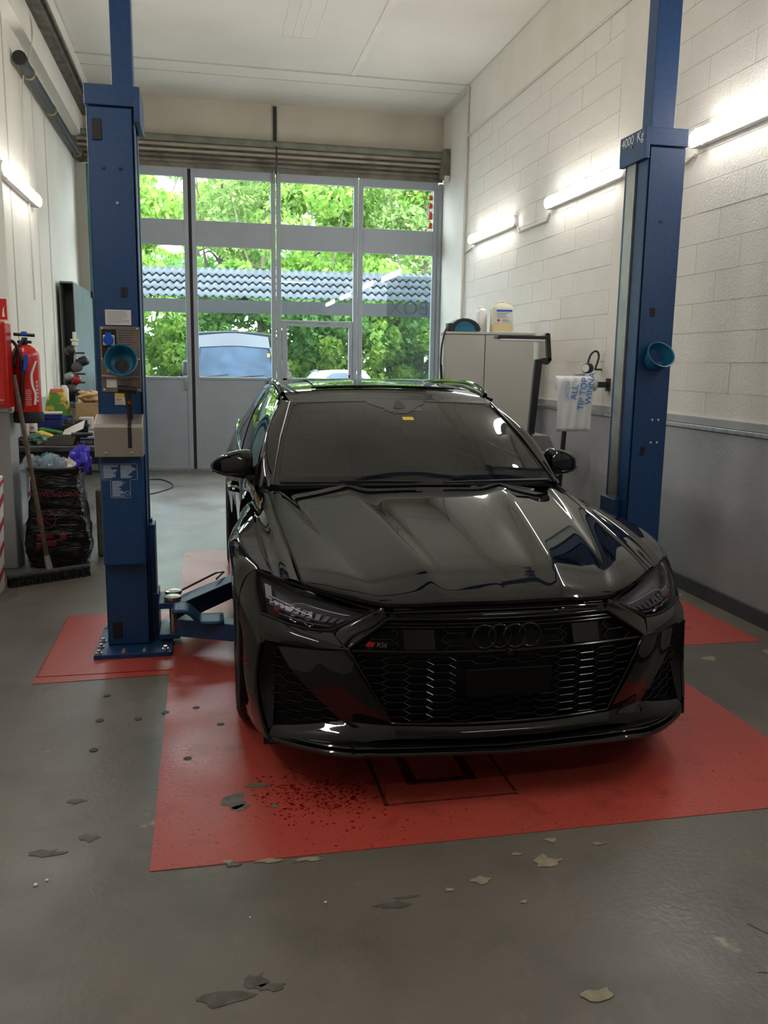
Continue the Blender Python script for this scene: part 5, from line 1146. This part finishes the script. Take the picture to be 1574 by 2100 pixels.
carton('small_box',-.985,-.905,7.70,7.78,BZ+.049,BZ+.125,'box_white','small white box with grey print stacked on the flat box, pier side',0,'box',None,None,'print_grey')
carton('small_box',-.895,-.80,7.70,7.78,BZ+.049,BZ+.12,'box_white','small white box with grey print stacked on the flat box, post side',0,'box',None,None,'print_grey')
b = B(); b.prism([(-1.22,7.70,BZ+.03),(-1.025,7.70,BZ+.125),(-1.025,7.84,BZ+.185),(-1.20,7.87,BZ+.10)],(0,0,.006)); solo(b,'paper_sheet','box_white','white paper sheets lying across the workbench','paper',smooth=0)
carton('part_box',-1.10,-.985,8.02,8.12,BZ,BZ+.20,'box_white','upright white box before the cardboard carton')
t = carton('cardboard_box',-1.15,-.90,8.2,8.45,BZ,BZ+.32,'cardboard','open brown cardboard box at the back of the workbench')
crumple('packing_paper',(-1.03,8.3,BZ+.375),.080,'paper_brown','crumpled brown packing paper on the cardboard box','paper',8,sx=1.3,sz=.6)
carton('part_box',-1.47,-1.25,7.92,8.10,BZ+.104,BZ+.185,'box_blue','long blue part box in the stack by the pier',R_(4))
carton('part_box',-1.47,-1.24,7.93,8.11,BZ+.19,BZ+.245,'box_blue','open blue box with cream lid on top of the stack',R_(8),'box',None,None,'cream')
carton('part_box',-1.48,-1.26,7.90,8.12,BZ,BZ+.10,'black_plastic','dark tray under the stack of blue boxes')
# bright snack bag
t = thing('snack_bag','bright orange, green and blue printed bag on the workbench','bag',(-1.325,8.34,BZ))
def bagrow(z,w,d): return [(-1.325+w*math.cos(a)*1.1,8.34+d*math.sin(a),BZ+z) for a in np.linspace(0,2*math.pi,25)]
secs = [(0,.11,.07),(.08,.125,.08),(.20,.115,.07),(.32,.09,.05),(.41,.06,.03),(.44,.05,.01)]
mat('bag_orange',(.65,.13,.03),.4,noise=(9,(.05,.30,.05),.52,.56)); mat('bag_mid',(.10,.33,.05),.4,noise=(8,(.75,.50,.05),.52,.56)); mat('bag_blue2',(.03,.12,.50),.4,noise=(8,(.70,.45,.05),.58,.62))
for (a,c,m) in ((0,2,'bag_blue2'),(2,4,'bag_mid'),(4,6,'bag_orange')):
    b = B(); b.grid([bagrow(*s) for s in secs[a:c+1]]); b.obj('bag_panel',m,t,smooth=50)
t = thing('spray_bottle','grey bottle with white and orange label beside the boards','bottle',(-1.43,7.72,BZ))
b = B(); b.lathe([(.03,0),(.032,.005),(.032,.12),(.028,.13)],(-1.43,7.72,BZ),20); b.obj('body','bench_metal',t)
b = B(); b.lathe([(.033,.10),(.033,.165),(.02,.185),(.012,.21)],(-1.43,7.72,BZ),20); b.obj('label','box_white',t)
b = B(); b.box(-1.45,-1.42,7.684,7.69,BZ+.125,BZ+.145); b.obj('label_mark','orange',t,smooth=0)
for k,(x,y,w) in enumerate(((-1.53,7.70,.03),(-1.49,7.66,.022),(-1.465,7.74,.02))):
    b = B(); b.box(x,x+w,y,y+.02,BZ,BZ+.26-.02*k); solo(b,'wood_strip','cream','pale wooden strip standing upright at the pier end of the bench','wood strip','pale strips on the workbench',smooth=0,bevel=.002)
mat('rag_green',(.14,.30,.22),.7,noise=(14,(.55,.62,.55),.5,.58)); crumple('rag',(-1.385,7.60,BZ+.05),.052,'rag_green','green and white rag heaped beside the dustpan','cloth',11,sx=1.5,sz=.75)
crumple('glove',(-1.50,7.53,BZ+.035),.045,'dirt_brown','olive work glove at the pier end of the bench','glove',12,sz=.7)
b = B(); b.prism([(-1.40,7.66,BZ+.09),(-1.17,7.64,BZ+.02),(-1.15,7.70,BZ+.02),(-1.37,7.73,BZ+.10)],(0,0,.012)); solo(b,'yellow_folder','yellow','yellow folder sloping across the bench clutter','folder',smooth=0)
b = B(); b.prism([(-1.41,7.80,BZ+.10),(-1.22,7.78,BZ+.07),(-1.20,7.86,BZ+.07),(-1.39,7.88,BZ+.11)],(0,0,.02)); solo(b,'green_pad','green_leaf','green pad between the yellow folder and blue boxes','pad',smooth=0,bevel=.006)
t = thing('brake_part','dark metal brake part lying on a grey plate','car part',(-1.13,7.96,BZ+.135))
b = B(); b.box(-1.235,-1.0,7.90,8.0,BZ+.135,BZ+.147); b.obj('plate','bench_metal',t,smooth=0)
b = B(); b.lathe([(.055,0),(.05,.03),(.03,.05)],(-1.16,7.95,BZ+.147),18); b.box(-1.10,-1.02,7.92,7.98,BZ+.147,BZ+.185); b.obj('casting','black_iron',t,bevel=.004)
carton('tray',-1.23,-1.01,7.90,8.0,BZ,BZ+.133,'black_plastic','black tray carrying the grey plate')
# back bench with coupling rack and steel locker
t = thing('back_bench','low steel bench along the plain wall beyond the workbench','bench',(-1.4,11.4,0))
b = B(); b.box(-1.66,-1.12,10.3,12.7,1.07,1.115); b.obj('worktop','bench_metal',t,smooth=0)
for x,y in ((-1.62,10.34),(-1.16,10.34),(-1.62,12.66),(-1.16,12.66)): b = B(); b.box(x-.025,x+.025,y-.025,y+.025,0,1.07); b.obj('leg','black_iron',t,smooth=0)
t = thing('steel_locker','grey-green open steel locker standing on the back bench','locker',(-1.57,11.8,1.115))
b = B(); b.box(-1.502,-1.492,10.95,12.68,1.115,2.50); b.obj('side_panel','locker_green',t,smooth=0)
b = B(); b.box(-1.642,-1.634,10.85,12.68,1.115,2.50); b.obj('side_panel','locker_green',t,smooth=0)
b = B(); b.box(-1.642,-1.492,10.88,12.68,2.50,2.52); b.obj('top_panel','locker_green',t,smooth=0)
b = B(); b.box(-1.634,-1.502,11.2,11.21,1.115,2.5); b.obj('inner_panel','black_iron',t,smooth=0)
b = B(); b.box(-1.50,-1.46,12.55,12.68,2.45,2.53); b.obj('corner_piece','black_iron',t,smooth=0)
t = thing('coupling_rack','post of stacked dark couplings and valves on the back bench','valve rack',(-1.47,10.65,1.115))
b = B(); b.cyl((-1.47,10.65,1.115),(-1.47,10.65,1.86),.018); b.obj('rod','galvanised',t)
b = B(); b.lathe([(.02,0),(.035,.02),(.03,.06),(.045,.07),(.045,.09)],(-1.47,10.65,1.76),14); b.cyl((-1.47,10.65,1.84),(-1.47,10.65,1.93),.02); b.obj('top_fitting','cream',t)
for k,(dx,z,r,m) in enumerate(((-.05,1.72,.055,'black_iron'),(.10,1.60,.055,'black_iron'),(.02,1.53,.06,'base_dark'),(-.06,1.42,.05,'galvanised'),(.0,1.38,.055,'red_dark'),(-.05,1.28,.055,'base_dark'),(.03,1.22,.05,'black_iron'))):
    b = B(); b.lathe([(r*.6,-.05),(r,-.045),(r,.03),(r*.7,.05),(r*.3,.055)],(-1.47+dx,10.63,z),18,(.3,-1,.1) if k%2 == 0 else (.9,-.45,.35)); b.cyl((-1.47,10.65,z),(-1.47+dx,10.64,z),.02); b.obj('coupling',m,t)
b = B(); b.box(-1.45,-1.36,10.6,10.66,1.68,1.70); b.box(-1.46,-1.36,10.6,10.66,1.44,1.46); b.box(-1.44,-1.37,10.6,10.66,1.34,1.36); each(b,'lever','black_iron',t,smooth=0)
b = B(); b.lathe([(.05,0),(.05,.16),(.03,.2),(.02,.21)],(-1.58,10.2,1.115-1.115+0),16); b.xf(Matrix.Translation((0,.25,1.115))); solo(b,'glue_bottle','cream','cream plastic bottle on the back bench by the wall','bottle')
# ---------------------------------------------------------------- yard seen through the doors
mat('asphalt',(.16,.16,.16),.8,noise=(2,(.12,.12,.12),.4,.6))
b = B(); b.box(-40,50,YB+.1,70,-.15,-.02); o = struct(b,'ground','asphalt',smooth=0)
b = B(); b.box(-25,XL-.25,YB+.1,YB+.4,0,7); b.box(XR2+.3,28,YB+.1,YB+.4,0,7); b.box(XL-.25,XR2+.3,YB+.26,YB+.4,4.66,7); struct(b,'wall_outside','wall_plaster',smooth=0)
# open carport with four overlapping rows of corrugated sheets
cpz = thing('carport','grey corrugated carport roof across the yard before the trees','carport',(3,25,0),R_(-4),local=True)
mat('sheet_grey',(.085,.10,.115),.7,noise=(1.5,(.06,.072,.085),.4,.65)); mat('sheet_edge',(.26,.25,.24),.7)
for k in range(4):
    z0,z1 = 3.24+.235*k, 3.24+.235*(k+1)+.10; y0,y1 = -1+.5*k, -1+.5*(k+1)+.2
    xs = np.linspace(-12,12,924); w = lambda x: .034*math.sin(2*math.pi*x/.208)
    b = B(); b.grid([[(x,y0,z0+.10+w(x)) for x in xs],[(x,y1,z1+w(x)) for x in xs]]); sh = b.obj('corrugated_sheet','sheet_grey',cpz,smooth=80,solid=.03)
    b = B(); b.box(-13,13,y0+.10,y0+.16,z0-.10,z0+.02); b.obj('purlin','sheet_grey',cpz,smooth=0)
b = B(); b.box(-13,13,-1.02,-.94,2.90,3.24); b.obj('fascia','black_iron',cpz,smooth=0)
for x in (-11,-6.5,7.5,11): b = B(); b.box(x-.06,x+.06,-.9,-.78,0,3.0); b.obj('post','black_iron',cpz,smooth=0)
# foliage
def leafmat(name,c1,c2,c3):
    m = bpy.data.materials.new(name); m.use_nodes = True; nt = m.node_tree; p = nt.nodes['Principled BSDF']; MATS[name] = m
    at = nt.nodes.new('ShaderNodeAttribute'); at.attribute_name = 'tone'
    cr = nt.nodes.new('ShaderNodeValToRGB'); cr.color_ramp.elements[0].color = (*c1,1); cr.color_ramp.elements[1].color = (*c3,1)
    e = cr.color_ramp.elements.new(.5); e.color = (*c2,1)
    nt.links.new(at.outputs['Fac'],cr.inputs[0]); nt.links.new(cr.outputs[0],p.inputs['Base Color']); p.inputs['Roughness'].default_value = .55
    tl = nt.nodes.new('ShaderNodeBsdfTranslucent'); nt.links.new(cr.outputs[0],tl.inputs[0]); mx = nt.nodes.new('ShaderNodeMixShader'); mx.inputs[0].default_value = .45
    nt.links.new(p.outputs[0],mx.inputs[1]); nt.links.new(tl.outputs[0],mx.inputs[2]); nt.links.new(mx.outputs[0],nt.nodes['Material Output'].inputs[0])
leafmat('leaf_bright',(.16,.36,.05),(.34,.56,.10),(.58,.66,.16)); leafmat('leaf_pale',(.18,.32,.08),(.36,.52,.16),(.62,.66,.28)); leafmat('leaf_deep',(.09,.24,.06),(.20,.42,.11),(.36,.56,.16))
mat('bark',(.24,.20,.15),.8,noise=(6,(.16,.13,.10),.4,.6))
def foliage(name, centers, n, size, m, parent, seed):
    r = np.random.default_rng(seed); C = np.array(centers); pk = r.integers(0,len(C),n)
    d = r.normal(size=(n,3)); d /= np.linalg.norm(d,axis=1,keepdims=True); rad = r.uniform(.45,1.0,(n,1))**.5
    P = C[pk,:3]+d*rad*C[pk,3:4]*np.array([1,1,.85]); s = size*r.uniform(.6,1.3,(n,1))
    a = r.normal(size=(n,3)); a /= np.linalg.norm(a,axis=1,keepdims=True); q = r.normal(size=(n,3)); c = np.cross(a,q); c /= np.linalg.norm(c,axis=1,keepdims=True)
    V_ = np.stack([P-a*s, P-c*s*.5, P+a*s, P+c*s*.5],1).reshape(-1,3)
    me = bpy.data.meshes.new(name); me.from_pydata(V_.tolist(),[],np.arange(4*n).reshape(n,4).tolist()); me.materials.append(MATS[m])
    at = me.attributes.new('tone','FLOAT','POINT'); at.data.foreach_set('value',np.repeat(np.clip(r.normal(.5,.25,n),0,1),4).astype(np.float32))
    o = bpy.data.objects.new(name,me); col.objects.link(o); o.parent = parent; o['kind'] = 'stuff'; return o
def tree(x,y,h,spread,n,m,label,seed,size=.13,trunk=True,lo=.25):
    t = thing('tree' if trunk else 'hedge_bush',label,'tree' if trunk else 'bush',(x,y,0),0,'greenery across the yard',local=True); r = np.random.default_rng(seed)
    cs = [(r.normal(0,spread*.45),r.normal(0,spread*.3),h*(lo+(1-lo)*r.uniform()),spread*r.uniform(.25,.5)) for _ in range(16)]
    foliage('foliage',cs,n,size,m,t,seed)
    if trunk:
        b = B(); top = (r.normal(0,.4),0,h*.8); b.tube(catmull([(0,0,0),(r.normal(0,.15),0,h*.3),(top[0]*.6,0,h*.6),top],14),list(np.linspace(.17,.04,14)),8)
        for k in range(6):
            c = cs[k]; z0 = h*(.35+.07*k); b.tube(catmull([(top[0]*.4,0,z0),((c[0]+top[0]*.4)/2,c[1]/2,z0+.5),(c[0],c[1],max(c[2],z0+.3))],8),list(np.linspace(.06,.015,8)),6)
        b.obj('trunk','bark',t)
pale = 'pale spring tree with thin branches beyond the carport'; brt = 'bright green leafy tree beyond the carport'; dp = 'dense green bush growing under and behind the carport'
for k,(x,y,h,s) in enumerate(((-6,31,9,3.0),(-2.6,30,8.6,2.2),(3.6,30.5,9.5,2.2),(5.4,31.5,9.5,2.4),(12.5,31,9.5,3.0))): tree(x,y,h,s,8500,'leaf_bright',brt,20+k,lo=.35)
for k,(x,y,h,s) in enumerate(((.7,32,10,1.9),(1.8,30,9.5,1.6),(7.6,30.5,10,1.8),(9.4,31.5,10,2.0))): tree(x,y,h,s,4800,'leaf_pale',pale,40+k,.11,lo=.35)
for k in range(12): tree(-7+1.75*k,28.6+(k%3)*.5,4.4,1.7,5200,'leaf_bright' if k%2 else 'leaf_deep',dp,60+k,.13,False,lo=.02)
for k in range(8): tree(-10+3.1*k,33.5,5.0,2.6,5200,'leaf_deep','broad dark bush in the second row behind the carport',120+k,.15,False,lo=.0)
for k in range(6): tree(-9+4.6*k,38+(k%2)*1.5,11,3.4,6500,'leaf_bright','bright green tree in the far row beyond the yard',80+k,.16,lo=.3)
# van facing the doors
van = thing('van','dark van with wide windscreen parked outside the doors','van',(.72,19.4,0),R_(3),local=True)
mat('van_paint',(.03,.036,.05),.2)
sec = lambda y,w,z0,z1: [(-w,y,z0),(-w*1.02,y,(z0+z1)*.45),(-w*.95,y,z1-.12),(-w*.85,y,z1),(0,y,z1+.05),(w*.85,y,z1),(w*.95,y,z1-.12),(w*1.02,y,(z0+z1)*.45),(w,y,z0)]
b = B(); b.grid(loft([sec(.95,.92,.3,2.18),sec(1.4,.98,.3,2.27),sec(4.9,.98,.3,2.27)],40,12)); b.obj('body','van_paint',van)
b = B(); b.grid(loft([[(-.80,-.55,.9),(0,-.72,.95),(.80,-.55,.9)],[(-.86,-.2,1.10),(0,-.32,1.15),(.86,-.2,1.10)],[(-.88,.1,1.22),(0,.0,1.26),(.88,.1,1.22)]],16,10)); b.obj('bonnet','van_paint',van)
b = B(); b.grid(loft([[(-.80,-.55,.9),(0,-.72,.95),(.80,-.55,.9)],[(-.9,-.6,.6),(0,-.8,.6),(.9,-.6,.6)],[(-.9,-.5,.3),(0,-.7,.3),(.9,-.5,.3)]],16,8)); b.box(-.95,-.9,-.5,1,.3,1.2); b.box(.9,.95,-.5,1,.3,1.2); b.obj('front_end','van_paint',van)
b = B(); b.grid(coons([(-.78,.62,1.92),(0,.52,1.96),(.78,.62,1.92)],[(-.86,.1,1.24),(0,-.02,1.28),(.86,.1,1.24)],[(-.78,.62,1.92),(-.86,.1,1.24)],[(.78,.62,1.92),(.86,.1,1.24)],20,12)); wv = b.obj('windscreen','van_glass',van)
b = B(); b.grid(coons([(-.80,.95,2.18),(0,.85,2.25),(.80,.95,2.18)],[(-.80,.60,1.92),(0,.50,1.96),(.80,.60,1.92)],[(-.80,.95,2.18),(-.80,.60,1.92)],[(.80,.95,2.18),(.80,.60,1.92)],14,4)); b.obj('roof_edge','van_paint',van)
b = B(); b.tube([(-.80,.58,1.92),(-.90,.08,1.22)],.035,6); b.tube([(.80,.58,1.92),(.90,.08,1.22)],.035,6); b.obj('pillar','van_paint',van)
b = B(); b.tube([(-.7,.05,1.27),(-.2,-.02,1.33)],.012,6); b.tube([(.1,-.02,1.28),(.6,.03,1.32)],.012,6); b.obj('wiper','black_plastic',wv)
b = B(); b.prism([(-.50,.15,1.36),(-.30,.12,1.30),(-.24,.12,1.34),(-.42,.16,1.42)],(0,.01,.01)); b.obj('dash_paper','box_white',van,smooth=0)
b = B(); b.torus((.42,.35,1.25),.17,.014,(0,-1,.9),24,6); b.box(-.8,.8,.15,.6,1.10,1.22); b.obj('dashboard','dash_grey',van)
b = B(); b.box(.70,.76,.30,.32,1.72,1.80); b.obj('parking_card','yellow',van,smooth=0)
for s_ in (-1,1):
    b = B(); b.lathe([(.001,-.1),(.33,-.1),(.34,0),(.33,.1),(.001,.1)],(s_*.85,.3,.34),24,(1,0,0),caps=False); b.obj('wheel','rubber',van)
    b = B(); b.box(*sorted((s_*1.0,s_*1.18)),.2,.3,1.30,1.62); b.obj('mirror','black_plastic',van,bevel=.04)
# white car beyond
wc = thing('white_car','white car with dark windows parked to the right of the van','car',(3.25,18.2,0),R_(2),local=True)
mat('white_car_paint',(.80,.82,.84),.2)
def wsec(y,w,z,zb=.35): return [(-.86,y,zb),(-.90,y,.7),(-.88,y,.92),(-w,y,z-.05),(-w*.8,y,z),(0,y,z+.03),(w*.8,y,z),(w,y,z-.05),(.88,y,.92),(.90,y,.7),(.86,y,zb)]
b = B(); b.grid(loft([wsec(0,.74,.72),wsec(.15,.80,.84),wsec(1.0,.80,.96),wsec(1.15,.74,1.0),wsec(1.8,.60,1.38),wsec(2.6,.60,1.41),wsec(3.4,.58,1.32),wsec(4.0,.66,1.0),wsec(4.3,.7,.9)],40,50)); b.obj('body','white_car_paint',wc,smooth=50)
b = B(); b.grid(coons([(-.55,1.78,1.36),(0,1.72,1.39),(.55,1.78,1.36)],[(-.70,1.12,1.02),(0,1.04,1.03),(.70,1.12,1.02)],[(-.55,1.78,1.36),(-.70,1.12,1.02)],[(.55,1.78,1.36),(.70,1.12,1.02)],14,8,(0,-.02,.03))); b.obj('windscreen','van_glass',wc)
for x,y in ((-.78,.85),(.78,.85),(-.78,3.4),(.78,3.4)): b = B(); b.lathe([(.001,-.1),(.31,-.1),(.32,0),(.31,.1),(.001,.1)],(x,y,.32),24,(1,0,0),caps=False); b.obj('wheel','rubber',wc)
for s_ in (-1,1): b = B(); b.tube([(s_*.56,1.9,1.41),(s_*.58,2.4,1.44),(s_*.56,3.2,1.38)],.015,6); b.obj('roof_rail','galvanised',wc)
